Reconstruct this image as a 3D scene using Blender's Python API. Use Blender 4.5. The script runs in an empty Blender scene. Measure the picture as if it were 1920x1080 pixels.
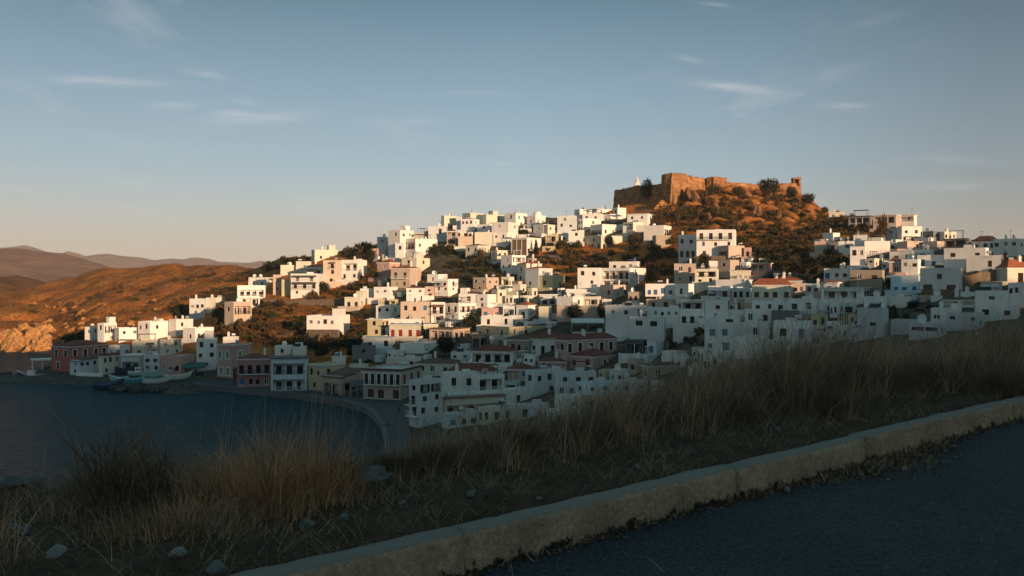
import bpy, math, random
import numpy as np
from mathutils import Vector, noise as mnoise
random.seed(7); RNG = np.random.default_rng(11)
D = bpy.data
SC = bpy.context.scene
COL = SC.collection
R = math.radians

# ------------------------------------------------------------------ camera numbers (photo measured at 1920 wide)
FOC = 1700.0; CZ = 28.0; HY = 530.0; CX = 960.0
SUN_EL = 7.0; SUN_DIR2 = (0.6, -0.8)

def sm(a, b, x):
    t = min(1.0, max(0.0, (x - a) / (b - a))); return t * t * (3 - 2 * t)

# ------------------------------------------------------------------ helpers
def tag(o, label=None, cat=None, group=None, kind=None):
    if label: o['label'] = label
    if cat: o['category'] = cat
    if group: o['group'] = group
    if kind: o['kind'] = kind
    return o

def link(o, parent=None):
    COL.objects.link(o)
    if parent: o.parent = parent
    return o

def empty(name, loc, rz=0.0):
    o = D.objects.new(name, None); o.empty_display_size = 0.5
    o.location = loc; o.rotation_euler = (0, 0, rz)
    return link(o)

class MB:
    """collects polygons with material slots and builds ONE mesh object"""
    def __init__(s): s.v = []; s.f = []; s.m = []
    def poly(s, pts, m=0):
        b = len(s.v); s.v += [tuple(p) for p in pts]; s.f.append(tuple(range(b, b + len(pts)))); s.m.append(m)
    def box(s, x0, x1, y0, y1, z0, z1, m=0):
        b = len(s.v)
        s.v += [(x0,y0,z0),(x1,y0,z0),(x1,y1,z0),(x0,y1,z0),(x0,y0,z1),(x1,y0,z1),(x1,y1,z1),(x0,y1,z1)]
        for q in ((0,3,2,1),(4,5,6,7),(0,1,5,4),(1,2,6,5),(2,3,7,6),(3,0,4,7)):
            s.f.append(tuple(b + i for i in q)); s.m.append(m)
    def cyl(s, c, r, h, n=10, m=0, r2=None, cap=True):
        r2 = r if r2 is None else r2; b = len(s.v)
        for k in range(n):
            a = 2 * math.pi * k / n; s.v.append((c[0] + r * math.cos(a), c[1] + r * math.sin(a), c[2]))
        for k in range(n):
            a = 2 * math.pi * k / n; s.v.append((c[0] + r2 * math.cos(a), c[1] + r2 * math.sin(a), c[2] + h))
        for k in range(n):
            s.f.append((b + k, b + (k + 1) % n, b + n + (k + 1) % n, b + n + k)); s.m.append(m)
        if cap: s.f.append(tuple(b + n + k for k in range(n))); s.m.append(m)
    def tube(s, pts, radii, n=6, m=0):
        b0 = len(s.v); P = [Vector(p) for p in pts]
        for i, p in enumerate(P):
            d = (P[min(i + 1, len(P) - 1)] - P[max(i - 1, 0)]).normalized()
            a = d.orthogonal().normalized(); c = d.cross(a)
            for k in range(n):
                t = 2 * math.pi * k / n
                s.v.append(tuple(p + (a * math.cos(t) + c * math.sin(t)) * radii[i]))
        for i in range(len(P) - 1):
            for k in range(n):
                s.f.append((b0 + i*n + k, b0 + i*n + (k+1) % n, b0 + (i+1)*n + (k+1) % n, b0 + (i+1)*n + k)); s.m.append(m)
    def build(s, name, mats, parent=None, smooth=False, loc=None):
        me = D.meshes.new(name); me.from_pydata(s.v, [], s.f)
        for mt in (mats if isinstance(mats, (list, tuple)) else [mats]): me.materials.append(mt)
        me.polygons.foreach_set('material_index', s.m)
        if smooth: me.polygons.foreach_set('use_smooth', [True] * len(s.f))
        me.update(); o = D.objects.new(name, me)
        if loc: o.location = loc
        return link(o, parent)

def np_mesh(name, V, Fq, mats, smooth=False, mi=None):
    """V (n,3), Fq (m,k) all the same polygon size"""
    me = D.meshes.new(name); n = len(V); m, k = Fq.shape
    me.vertices.add(n); me.vertices.foreach_set('co', np.asarray(V, dtype=np.float32).ravel())
    me.loops.add(m * k); me.loops.foreach_set('vertex_index', np.asarray(Fq, dtype=np.int32).ravel())
    me.polygons.add(m); me.polygons.foreach_set('loop_start', np.arange(0, m * k, k, dtype=np.int32))
    if mi is not None: me.polygons.foreach_set('material_index', np.asarray(mi, dtype=np.int32))
    for mt in (mats if isinstance(mats, (list, tuple)) else [mats]): me.materials.append(mt)
    if smooth: me.polygons.foreach_set('use_smooth', np.ones(m, dtype=bool))
    me.update(calc_edges=True); me.validate()
    return me

def np_obj(name, V, Fq, mats, smooth=False, parent=None, mi=None):
    return link(D.objects.new(name, np_mesh(name, V, Fq, mats, smooth, mi)), parent)

def grid_faces(nu, nv):
    i = np.arange((nu - 1) * (nv - 1)); a = (i // (nv - 1)) * nv + i % (nv - 1)
    return np.stack([a, a + nv, a + nv + 1, a + 1], 1)

# ------------------------------------------------------------------ materials
def mat(name, col, rough=0.85, var=0.12, scale=0.35, col2=None, mix=0.5, bump=0.0, bscale=3.0, spec=0.3, metal=0.0, island=0.0, stain=0.0, speck=None):
    m = D.materials.new(name); m.use_nodes = True; nt = m.node_tree; N = nt.nodes; L = nt.links
    b = N['Principled BSDF']; b.inputs['Roughness'].default_value = rough
    b.inputs['Specular IOR Level'].default_value = spec; b.inputs['Metallic'].default_value = metal
    geo = N.new('ShaderNodeNewGeometry')
    n1 = N.new('ShaderNodeTexNoise'); n1.inputs['Scale'].default_value = scale; n1.inputs['Detail'].default_value = 6; n1.inputs['Roughness'].default_value = 0.65
    L.new(geo.outputs['Position'], n1.inputs['Vector'])
    mx = N.new('ShaderNodeMix'); mx.data_type = 'RGBA'
    c2 = col2 or tuple(max(0, c * (1 - 2 * var)) for c in col)
    mx.inputs['A'].default_value = (*col, 1); mx.inputs['B'].default_value = (*c2, 1)
    rp = N.new('ShaderNodeMapRange'); rp.inputs['From Min'].default_value = 0.5 - 0.22 + (0.5 - mix) * 0.4; rp.inputs['From Max'].default_value = 0.5 + 0.22 + (0.5 - mix) * 0.4
    L.new(n1.outputs['Fac'], rp.inputs['Value']); L.new(rp.outputs['Result'], mx.inputs['Factor'])
    out = mx.outputs['Result']
    def hsv(val_socket, lo, hi):
        nonlocal out
        mr = N.new('ShaderNodeMapRange'); mr.inputs['To Min'].default_value = lo; mr.inputs['To Max'].default_value = hi
        L.new(val_socket, mr.inputs['Value'])
        hs = N.new('ShaderNodeHueSaturation'); L.new(out, hs.inputs['Color']); L.new(mr.outputs['Result'], hs.inputs['Value'])
        out = hs.outputs['Color']
    if speck:
        n4 = N.new('ShaderNodeTexNoise'); n4.inputs['Scale'].default_value = speck[0]; n4.inputs['Detail'].default_value = 3; n4.inputs['Roughness'].default_value = 0.8
        L.new(geo.outputs['Position'], n4.inputs['Vector']); m4 = N.new('ShaderNodeMapRange'); m4.inputs['From Min'].default_value = .3; m4.inputs['From Max'].default_value = .7; L.new(n4.outputs['Fac'], m4.inputs['Value']); hsv(m4.outputs['Result'], 1 - speck[1], 1 + speck[1])
    if island: hsv(geo.outputs['Random Per Island'], 1 - island, 1 + island)
    if stain:   # vertical weather streaks with a shape of their own
        mp = N.new('ShaderNodeMapping'); mp.inputs['Scale'].default_value = (1.4, 1.4, 0.12); L.new(geo.outputs['Position'], mp.inputs['Vector'])
        n3 = N.new('ShaderNodeTexNoise'); n3.inputs['Scale'].default_value = 1.0; n3.inputs['Detail'].default_value = 8; n3.inputs['Roughness'].default_value = 0.7
        L.new(mp.outputs['Vector'], n3.inputs['Vector']); hsv(n3.outputs['Fac'], 1 + stain, 1 - stain)
    L.new(out, b.inputs['Base Color'])
    if bump:
        n2 = N.new('ShaderNodeTexNoise'); n2.inputs['Scale'].default_value = bscale; n2.inputs['Detail'].default_value = 8; n2.inputs['Roughness'].default_value = 0.7
        L.new(geo.outputs['Position'], n2.inputs['Vector'])
        bp = N.new('ShaderNodeBump'); bp.inputs['Strength'].default_value = min(1.0, bump); bp.inputs['Distance'].default_value = bump / bscale * 2
        L.new(n2.outputs['Fac'], bp.inputs['Height']); L.new(bp.outputs['Normal'], b.inputs['Normal'])
    return m

M = {}
def wallmat(k, n, c, **kw):
    m = M[k] = mat(n, c, rough=0.9, var=0.07, scale=0.35, stain=0.20, bump=0.25, bscale=4, spec=0.12, **kw)
    nt = m.node_tree; N = nt.nodes; L = nt.links; b = N['Principled BSDF']; src = b.inputs['Base Color'].links[0].from_socket   # every house has its own coat of paint
    oi = N.new('ShaderNodeObjectInfo'); mr = N.new('ShaderNodeMapRange'); mr.inputs['To Min'].default_value = .90; mr.inputs['To Max'].default_value = 1.06; L.new(oi.outputs['Random'], mr.inputs['Value'])
    hs = N.new('ShaderNodeHueSaturation'); L.new(src, hs.inputs['Color']); L.new(mr.outputs['Result'], hs.inputs['Value']); L.new(hs.outputs['Color'], b.inputs['Base Color'])
wallmat('w', 'white_plaster', (0.82, 0.78, 0.735)); wallmat('c', 'cream_plaster', (0.72, 0.66, 0.54))
wallmat('p', 'pink_plaster', (0.56, 0.36, 0.31)); wallmat('q', 'rose_plaster', (0.42, 0.23, 0.21))
wallmat('r', 'salmon_plaster', (0.50, 0.17, 0.14)); wallmat('y', 'pale_yellow_plaster', (0.58, 0.50, 0.32))
wallmat('g', 'grey_and_shade_plaster', (0.60, 0.62, 0.62)); wallmat('t', 'pinkish_beige_plaster', (0.56, 0.44, 0.36))  # grey also put on some white houses to paint in deeper shade
wallmat('b', 'blue_white_plaster', (0.62, 0.70, 0.74)); wallmat('s', 'stone_beige_plaster', (0.38, 0.31, 0.24))
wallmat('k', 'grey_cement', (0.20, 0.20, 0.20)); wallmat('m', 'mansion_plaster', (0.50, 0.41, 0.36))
M['deck'] = mat('roof_deck', (0.55, 0.53, 0.50), var=0.12, scale=0.6, stain=0.05)
M['tile_red'] = mat('red_roof_tile', (0.21, 0.070, 0.050), var=0.2, scale=1.2, bump=0.5, bscale=5)
M['tile_orange'] = mat('orange_roof_tile', (0.42, 0.13, 0.06), var=0.2, scale=1.2, bump=0.5, bscale=5)
M['tile_brown'] = mat('brown_roof_tile', (0.17, 0.085, 0.06), var=0.2, scale=1.2, bump=0.5, bscale=5)
M['trim'] = mat('white_trim', (0.76, 0.74, 0.70), var=0.05)
M['glass'] = mat('window_glass', (0.015, 0.018, 0.022), rough=0.12, var=0.2, spec=0.5)
M['dark'] = mat('dark_interior', (0.03, 0.028, 0.026), var=0.2)
M['wood'] = mat('brown_wood', (0.10, 0.05, 0.03), var=0.2, scale=2)
M['wood_light'] = mat('pale_wood', (0.30, 0.20, 0.12), var=0.2, scale=2)
M['sh_blue'] = mat('blue_shutter', (0.06, 0.16, 0.32), var=0.1); M['sh_teal'] = mat('teal_shutter', (0.10, 0.27, 0.29), var=0.1)
M['sh_green'] = mat('green_shutter', (0.13, 0.27, 0.22), var=0.1); M['sh_red'] = mat('red_shutter', (0.30, 0.03, 0.025), var=0.1)
M['iron'] = mat('dark_iron', (0.03, 0.03, 0.032), rough=0.5, spec=0.5)
M['rail_white'] = mat('white_rail', (0.7, 0.69, 0.66))
M['awn_white'] = mat('white_canvas', (0.70, 0.68, 0.63), var=0.08); M['awn_grey'] = mat('grey_canvas', (0.10, 0.105, 0.11), var=0.1)
M['awn_green'] = mat('green_canvas', (0.05, 0.15, 0.13), var=0.1); M['awn_brown'] = mat('brown_canvas', (0.20, 0.12, 0.09), var=0.1)
M['tank'] = mat('metal_tank', (0.55, 0.56, 0.57), rough=0.4, metal=0.3); M['blue_paint'] = mat('blue_paint', (0.04, 0.09, 0.24), var=0.1)
M['rubble'] = mat('rubble_wall', (0.26, 0.19, 0.13), rough=.95, col2=(.11, .08, .055), scale=1.3, bump=.6, bscale=3)
# ------------------------------------------------------------------ town terrain: a height field over azimuth (t = X/Y) and distance
def P(py, Y): return (Y, CZ - (py - HY) / FOC * Y)
def Zq(z, Y): return (Y, z)
COLS = {
 -420: [Zq(-3,60),Zq(-3,350),Zq(-2,372),Zq(1,384),P(620,400),P(590,430),P(565,480)],
 -150: [Zq(-3,60),Zq(-3,350),Zq(-2,364),Zq(1,376),P(620,395),P(590,425),P(560,475)],
 0:    [Zq(-3,60),Zq(-3,246),Zq(-2,250),Zq(.9,254.5),Zq(1.0,266),Zq(-2,271),Zq(-3,290),Zq(-3,350),Zq(-1.5,364),Zq(1,370),Zq(9,380),P(603,392),P(580,415),P(545,480)],
 100:  [Zq(-3,60),Zq(-3,243),Zq(-2,246),Zq(.9,251),Zq(2.2,284),Zq(.5,300),Zq(-1.5,318),Zq(-1.5,350),Zq(1,360),P(632,374),P(590,405),P(550,455),P(522,520)],
 200:  [Zq(-3,60),Zq(-3,240),Zq(-2,243),Zq(.9,249),Zq(2.2,284),Zq(3.5,300),P(641,312),P(610,350),P(560,405),P(500,515)],
 330:  [Zq(-3,60),Zq(-3,220),Zq(-2,224),Zq(.9,229),Zq(1.2,245),Zq(2.4,262),P(641,306),P(600,350),P(545,410),P(493,505)],
 450:  [Zq(-3,60),Zq(-3,226),Zq(-2,232),Zq(1.0,236),Zq(1.6,250),P(652,284),P(615,305),P(565,345),P(530,390),P(494,480)],
 530:  [Zq(-3,60),Zq(-3,214),Zq(-2,218),Zq(1.0,224),Zq(1.8,240),P(655,270),P(610,300),P(560,335),P(515,372),P(482,420)],
 650:  [Zq(-3,60),Zq(-3,200),Zq(-2,204),Zq(1.0,210),Zq(2.0,226),P(655,258),P(625,285),P(562,325),P(532,345),P(480,385),P(469,400)],
 715:  [Zq(-3,60),Zq(-3,150),Zq(-2,193),Zq(1.0,199),Zq(2.0,222),P(650,258),P(612,285),P(550,325),P(510,350),P(455,392)],
 735:  [Zq(-3,60),Zq(-3,125),Zq(.6,138),Zq(1.0,199),Zq(2.0,222),P(645,258),P(605,285),P(545,325),P(500,353),P(448,392)],
 850:  [Zq(6,60),Zq(2,110),Zq(1.4,150),Zq(2.0,190),Zq(3.4,222),P(652,250),P(602,282),P(550,315),P(500,345),P(450,378),P(415,407)],
 950:  [Zq(9,60),Zq(4,110),Zq(2,150),Zq(3.2,190),Zq(6,215),P(655,240),P(600,278),P(550,312),P(500,342),P(450,372),P(404,410)],
 1100: [Zq(12,60),Zq(7,110),Zq(5.2,150),Zq(6,180),P(700,207),P(650,235),P(600,265),P(550,300),P(500,335),P(450,365),P(404,400)],
 1180: [Zq(13,60),Zq(8,110),Zq(6.5,150),Zq(7,180),P(700,200),P(640,228),P(590,260),P(550,290),P(500,325),P(450,360),P(398,395),P(384,402),Zq(64,440)],
 1260: [Zq(14,60),Zq(10,110),Zq(9,150),P(700,180),P(640,215),P(590,248),P(550,275),P(500,310),P(440,345),P(380,386),P(368,392),Zq(70,440)],
 1350: [Zq(15,60),Zq(12,100),P(695,150),P(665,170),P(610,205),P(560,244),P(520,272),P(480,298),P(440,330),P(400,360),P(352,398),Zq(72,445)],
 1430: [Zq(17,60),Zq(14.5,110),P(680,145),P(640,176),P(600,206),P(565,238),P(520,268),P(480,298),P(430,335),P(380,378),P(356,405),Zq(72,450)],
 1500: [Zq(17,60),Zq(15.5,110),P(670,140),P(635,165),P(600,194),P(562,226),P(520,254),P(470,292),P(420,345),P(366,415),Zq(66,455)],
 1570: [Zq(18,60),Zq(16.5,105),P(665,132),P(635,158),P(600,182),P(560,208),P(520,238),P(475,275),P(440,315),P(410,360),P(399,388)],
 1680: [Zq(19,60),Zq(18,105),P(655,128),P(620,152),P(580,178),P(545,200),P(505,225),P(475,255),P(450,290),P(417,335)],
 1800: [Zq(20,60),Zq(19,100),P(640,125),P(610,145),P(575,168),P(540,190),P(505,212),P(480,240),P(452,280)],
 1920: [Zq(21,60),Zq(20,100),P(630,120),P(600,140),P(565,162),P(530,182),P(500,205),P(470,235),P(447,268)],
 2200: [Zq(21,60),Zq(20,100),P(630,120),P(600,140),P(565,162),P(530,182),P(500,205),P(470,240),P(440,275)],
}
CK = sorted(COLS); CT = np.array([(k - CX) / FOC for k in CK])
YG = np.arange(40, 760, 1.0)
def _prof(lst):
    Y = [p[0] for p in lst]; Zz = [p[1] for p in lst]; y, z = Y[-1], Zz[-1]
    Y += [y + 25, y + 90, y + 260, y + 500]; Zz += [z - 2.0, z - 14, max(-3, z - 60), -3]
    r = np.interp(YG, Y, Zz); k = np.array([1, 2, 3, 2, 1]) / 9.0
    return np.convolve(np.pad(r, 2, mode='edge'), k, 'valid')
CP = np.array([_prof(COLS[k]) for k in CK])
def TZ(t, Y):
    j = int(np.clip(np.searchsorted(CT, t) - 1, 0, len(CT) - 2)); u = min(1, max(0, (t - CT[j]) / (CT[j+1] - CT[j])))
    u = u * u * (3 - 2 * u) * .6 + u * .4
    yi = min(max(Y - 40.0, 0), len(YG) - 1.001); i = int(yi); f = yi - i
    a = CP[j][i] * (1 - f) + CP[j][i+1] * f; b = CP[j+1][i] * (1 - f) + CP[j+1][i+1] * f
    return a * (1 - u) + b * u
def hit(px, py, ymin=95.0):
    """distance at which the view line through this spot of the photo meets the town's ground"""
    t = (px - CX) / FOC; s = (py - HY) / FOC; best = (1e9, ymin)
    Y = ymin
    while Y < 640:
        dz = CZ - s * Y - TZ(t, Y)
        if dz <= 0: return Y
        if dz / Y < best[0]: best = (dz / Y, Y)
        Y += 0.5
    return best[1]
def at(px, py, Y): return Vector(((px - CX) / FOC * Y, Y, CZ - (py - HY) / FOC * Y))
def ground(px, py):
    Y = hit(px, py); t = (px - CX) / FOC
    return Vector((t * Y, Y, TZ(t, Y)))

def build_town_terrain():
    ts = np.linspace((-700 - CX) / FOC, (2500 - CX) / FOC, 420)
    ys = np.concatenate([np.arange(60, 470, 1.25), np.arange(470, 760, 4.0)])
    V = np.zeros((len(ts), len(ys), 3))
    for i, t in enumerate(ts):
        px = t * FOC + CX
        for j, y in enumerate(ys):
            z = TZ(t, y); x = t * y
            hill = sm(310, 350, y) * sm(560, 420, px) if px < 560 else 0.0
            castle = sm(1200, 1260, px) * sm(1590, 1520, px) * sm(318, 345, y)
            a = 0.35 + .75 * hill + 1.6 * castle
            if z > 0.6 and y < 720:
                n = mnoise.fractal((x * .06, y * .06, 3.1), 0.9, 2.1, 5)
                rg = abs(mnoise.noise((x * .045, y * .045, 9.0)))
                z += a * min(1, (z - .6) / 3) * (n * .8 - hill * 2.2 * (1 - rg) ** 4 + castle * 1.9 * (abs(mnoise.noise((x*.11, y*.11, z*.1))) + .6 * abs(mnoise.noise((x*.27, y*.27, z*.2))) - .4))
            V[i, j] = (x, y, z)
    # weathered cliff face above the water on the far headland
    o = np_obj('hillside', V.reshape(-1, 3), grid_faces(len(ts), len(ys))[:, ::-1], M_terrain(), smooth=True)
    # darker grey-brown ground in the built area and on the near slope
    W = V.reshape(-1, 3); pxs = W[:, 0] / W[:, 1] * FOC + CX; pys = HY - (W[:, 2] - CZ) / W[:, 1] * FOC
    at_ = o.data.attributes.new('yard', 'FLOAT', 'POINT'); at_.data.foreach_set('value', np.array([1.0 if 690 < a < 1925 and (c < 150 or (a > 740 and b > 672) or inside(a, b, TOWN)) else 0.0 for a, b, c in zip(pxs, pys, W[:, 1])], dtype=np.float32))
    return tag(o, kind='structure')

def M_terrain():
    m = D.materials.new('dry_hillside'); m.use_nodes = True; nt = m.node_tree; N = nt.nodes; L = nt.links
    b = N['Principled BSDF']; b.inputs['Roughness'].default_value = 0.95; b.inputs['Specular IOR Level'].default_value = 0.1
    geo = N.new('ShaderNodeNewGeometry')
    def noise(s, d=8, r=.65):
        n = N.new('ShaderNodeTexNoise'); n.inputs['Scale'].default_value = s; n.inputs['Detail'].default_value = d; n.inputs['Roughness'].default_value = r
        L.new(geo.outputs['Position'], n.inputs['Vector']); return n.outputs['Fac']
    def ramp(v, stops):
        r = N.new('ShaderNodeValToRGB'); e = r.color_ramp.elements
        e[0].position, e[0].color = stops[0][0], (*stops[0][1], 1); e[1].position, e[1].color = stops[-1][0], (*stops[-1][1], 1)
        for p, c in stops[1:-1]:
            q = e.new(p); q.color = (*c, 1)
        L.new(v, r.inputs['Fac']); return r.outputs['Color']
    n1 = noise(.10); n2 = noise(.9)
    c1 = ramp(n1, [(.28, (.11, .046, .016)), (.43, (.34, .122, .030)), (.60, (.50, .185, .045)), (.75, (.56, .27, .10))])
    c2 = ramp(n2, [(.35, (.35, .33, .28)), (.55, (1, 1, 1)), (.7, (1.25, 1.15, 1.0))])
    mx = N.new('ShaderNodeMix'); mx.data_type = 'RGBA'; mx.blend_type = 'MULTIPLY'; mx.inputs['Factor'].default_value = 0.85
    L.new(c1, mx.inputs['A']); L.new(c2, mx.inputs['B'])
    # bare pale rock on steep ground
    sx = N.new('ShaderNodeSeparateXYZ'); L.new(geo.outputs['Normal'], sx.inputs[0])
    add = N.new('ShaderNodeMath'); add.operation = 'MULTIPLY_ADD'; add.inputs[1].default_value = 0.35; L.new(n2, add.inputs[0]); L.new(sx.outputs['Z'], add.inputs[2])
    mr = N.new('ShaderNodeMapRange'); mr.inputs['From Min'].default_value = 0.90; mr.inputs['From Max'].default_value = 0.78; L.new(add.outputs[0], mr.inputs['Value'])
    rock = ramp(noise(.5), [(.3, (.10, .075, .05)), (.6, (.30, .23, .16))])
    m2 = N.new('ShaderNodeMix'); m2.data_type = 'RGBA'; L.new(mr.outputs['Result'], m2.inputs['Factor']); L.new(mx.outputs['Result'], m2.inputs['A']); L.new(rock, m2.inputs['B'])
    ya = N.new('ShaderNodeAttribute'); ya.attribute_name = 'yard'
    m6 = N.new('ShaderNodeMix'); m6.data_type = 'RGBA'; L.new(ya.outputs['Fac'], m6.inputs['Factor']); L.new(m2.outputs['Result'], m6.inputs['A']); L.new(ramp(noise(.5), [(.35, (.035, .03, .02)), (.55, (.10, .08, .055)), (.7, (.20, .17, .13))]), m6.inputs['B'])
    m2 = m6
    # trodden stone and gravel along the shore
    sz = N.new('ShaderNodeSeparateXYZ'); L.new(geo.outputs['Position'], sz.inputs[0]); m4 = N.new('ShaderNodeMapRange'); m4.inputs['From Min'].default_value = 5.0; m4.inputs['From Max'].default_value = 2.2; L.new(sz.outputs['Z'], m4.inputs['Value'])
    m5 = N.new('ShaderNodeMix'); m5.data_type = 'RGBA'; L.new(m4.outputs['Result'], m5.inputs['Factor']); L.new(m2.outputs['Result'], m5.inputs['A']); L.new(ramp(noise(.8), [(.35, (.035, .032, .03)), (.65, (.13, .115, .10))]), m5.inputs['B'])
    L.new(m5.outputs['Result'], b.inputs['Base Color'])
    bp = N.new('ShaderNodeBump'); bp.inputs['Strength'].default_value = 0.8; bp.inputs['Distance'].default_value = .8
    L.new(noise(.55, 10, .7), bp.inputs['Height']); L.new(bp.outputs['Normal'], b.inputs['Normal'])
    return m

# ------------------------------------------------------------------ ground near the camera: kerb line, verge, drop, hill behind that shades everything
KO = Vector((0.0, 5.03, 0)); KD = Vector((0.74, 0.672, 0)).normalized(); KN = Vector((-KD.y, KD.x, 0))
ROADZ = CZ - 1.55
def sn(s, n): return KO + KD * s + KN * n
ES = [-60, -8, -1.8, -.7, .3, 1.2, 2.3, 4.1, 6.5, 8, 12, 20, 200]; EN = [5, 4.6, 3.1, 2.35, 1.85, 2.0, 2.25, 2.5, 2.75, 2.7, 2.5, 2.4, 2.4]
def edge(s):   # how wide the verge is before the ground drops away
    return float(np.interp(s, ES, EN)) + .10 * math.sin(s * 2.7) + .08 * math.sin(s * 5.1 + 1)
def verge_z(s, n):
    x, y = sn(s, n)[:2]
    z = ROADZ + .20 + .10 * mnoise.fractal((x * .5, y * .5, 0), 1.0, 2, 4) + .05 * mnoise.noise((x * 2.3, y * 2.3, 5)) + .02 * mnoise.noise((x * 7, y * 7, 2))
    z -= .10 * sm(.8, 3, n)
    e = edge(s)
    if n > e: z -= (n - e) * .85 * sm(e - .2, e + 1.0, n)
    if n < .5: z = (ROADZ + .17) * (1 - sm(.12, .5, n)) + z * sm(.12, .5, n)
    return max(z, -4.0)
RIDGE = [(-700, 84), (-34, 84), (24, 87), (40, 84.5), (80, 79), (98, 75), (124, 75.5), (134, 79), (152, 79), (158, 73), (180, 73.5), (189, 80), (198, 88), (226, 89), (241, 91.5), (330, 92), (900, 92)]  # crest heights of the unseen hill, shaped to lay the shadow line
def back_z(s, n):   # n < -7: far side of the road rising to the ridge
    d = -n - 7.0
    rz = float(np.interp(s, [a for a, _ in RIDGE], [b for _, b in RIDGE]))
    up = min(1.0, d / 290) ** 1.5; z = ROADZ - .1 + (rz - ROADZ) * up
    if d > 290: z = rz - (d - 290) * .25
    x, y = sn(s, n)[:2]
    return max(-3, z + 1.2 * sm(2, 60, d) * mnoise.fractal((x * .03, y * .03, 4), 1, 2, 4) + .06 * mnoise.noise((x, y, 0)))
# ------------------------------------------------------------------ window / door / railing meshes (shared by copies)
_lib = {}
def _mk(name, fn, mats):
    b = MB(); fn(b); o = b.build(name, mats); COL.objects.unlink(o); me = o.data; D.objects.remove(o); return me
def win_mesh(kind):
    """unit window: x 0..1, z 0..1, wall face at y=0, glass inside at y>0 (y already in metres)"""
    if kind in _lib: return _lib[kind]
    trim = {'s': M['sh_green']}.get(kind, M['trim'])
    mats = [M['trim'], M['glass'], M['wood'], M['sh_blue'], M['sh_green'], M['sh_red'], M['sh_teal'], M['wood_light'], M['dark']]
    def frame(b, t=.09, m=0, y0=.10, y1=.16):
        b.box(0, t, y0, y1, 0, 1, m); b.box(1 - t, 1, y0, y1, 0, 1, m); b.box(t, 1 - t, y0, y1, 0, t * .8, m); b.box(t, 1 - t, y0, y1, 1 - t * .8, 1, m)
    def f(b):
        if kind == 'plain':
            frame(b, .08, 2); b.box(.46, .54, .10, .15, .07, .93, 2); b.poly([(0, .18, 0), (1, .18, 0), (1, .18, 1), (0, .18, 1)], 1); b.box(-.08, 1.08, -.07, -.003, -.07, .0, 0)
        elif kind == 'white':
            frame(b, .10, 0); b.box(.45, .55, .10, .15, .08, .92, 0); b.poly([(0, .18, 0), (1, .18, 0), (1, .18, 1), (0, .18, 1)], 1); b.box(-.08, 1.08, -.07, -.003, -.07, .0, 0)
        elif kind in ('blue', 'teal', 'green', 'brown', 'red'):
            c = {'blue': 3, 'teal': 6, 'green': 4, 'brown': 2, 'red': 5}[kind]
            for x0, x1 in ((.03, .485), (.515, .97)):
                b.box(x0, x1, .05, .10, .02, .98, c)
                for k in range(6): b.box(x0 + .05, x1 - .05, .03, .048, .07 + k * .15, .16 + k * .15, c)
            b.poly([(0, .18, 0), (1, .18, 0), (1, .18, 1), (0, .18, 1)], 1); b.box(-.08, 1.08, -.07, -.003, -.07, .0, 0)
        elif kind == 'surround':
            for q in ((-.24, 0, -.06, -.003, -.1, 1.14), (1, 1.24, -.06, -.003, -.1, 1.14), (0, 1, -.06, -.003, 1, 1.14), (0, 1, -.08, -.003, -.1, 0)): b.box(*q, 0)
            for x0, x1 in ((.03, .485), (.515, .97)): b.box(x0, x1, .05, .10, .02, .98, 4)
            b.poly([(0, .18, 0), (1, .18, 0), (1, .18, 1), (0, .18, 1)], 1)
        elif kind == 'surround_dark':
            for q in ((-.2, 0, -.06, -.003, -.02, 1.1), (1, 1.2, -.06, -.003, -.02, 1.1), (0, 1, -.06, -.003, 1, 1.1)): b.box(*q, 0)
            b.box(.47, .53, .08, .13, 0, 1, 2); b.poly([(0, .18, 0), (1, .18, 0), (1, .18, 1), (0, .18, 1)], 1)
        elif kind == 'square':
            b.poly([(0, .22, 0), (1, .22, 0), (1, .22, 1), (0, .22, 1)], 1); frame(b, .05, 8)
        elif kind == 'door':
            frame(b, .08, 2); b.box(.08, .92, .12, .15, 0, .72, 2); b.poly([(0, .18, 0), (1, .18, 0), (1, .18, 1), (0, .18, 1)], 1)
        elif kind == 'glassdoor':
            frame(b, .07, 2); b.box(.47, .53, .10, .15, 0, .95, 2); b.poly([(0, .18, 0), (1, .18, 0), (1, .18, 1), (0, .18, 1)], 1)
        elif kind == 'shop':
            frame(b, .05, 0); b.box(.05, .95, .10, .14, .05, .95, 2)
            for k in range(5): b.box(.08 + k * .18, .20 + k * .18, .08, .098, .08, .92, 2)
        elif kind == 'garage':
            frame(b, .04, 7); 
            for k in range(9): b.box(.05 + k * .1, .14 + k * .1, .11, .14, .03, .96, 7)
    me = _mk('window' if 'door' not in kind else 'door', f, mats); _lib[kind] = me; return me

def rail_mesh(n, white):
    key = ('rail', n, white)
    if key in _lib: return _lib[key]
    def f(b):
        b.box(0, 1, -.03, .03, .92, 1.0); b.box(0, 1, -.02, .02, .08, .13)
        for k in range(n + 1):
            x = k / n * .985; b.box(x, x + .015 * 14 / max(n, 8), -.015, .015, 0, .92)
    _lib[key] = _mk('railing', f, [M['rail_white'] if white else M['iron']]); return _lib[key]

ROOTS = {}
def put(name, me, parent, loc, rz, scale):
    o = D.objects.new(name, me); o.location = loc; o.rotation_euler = (0, 0, rz); o.scale = scale
    return link(o, parent)

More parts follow.
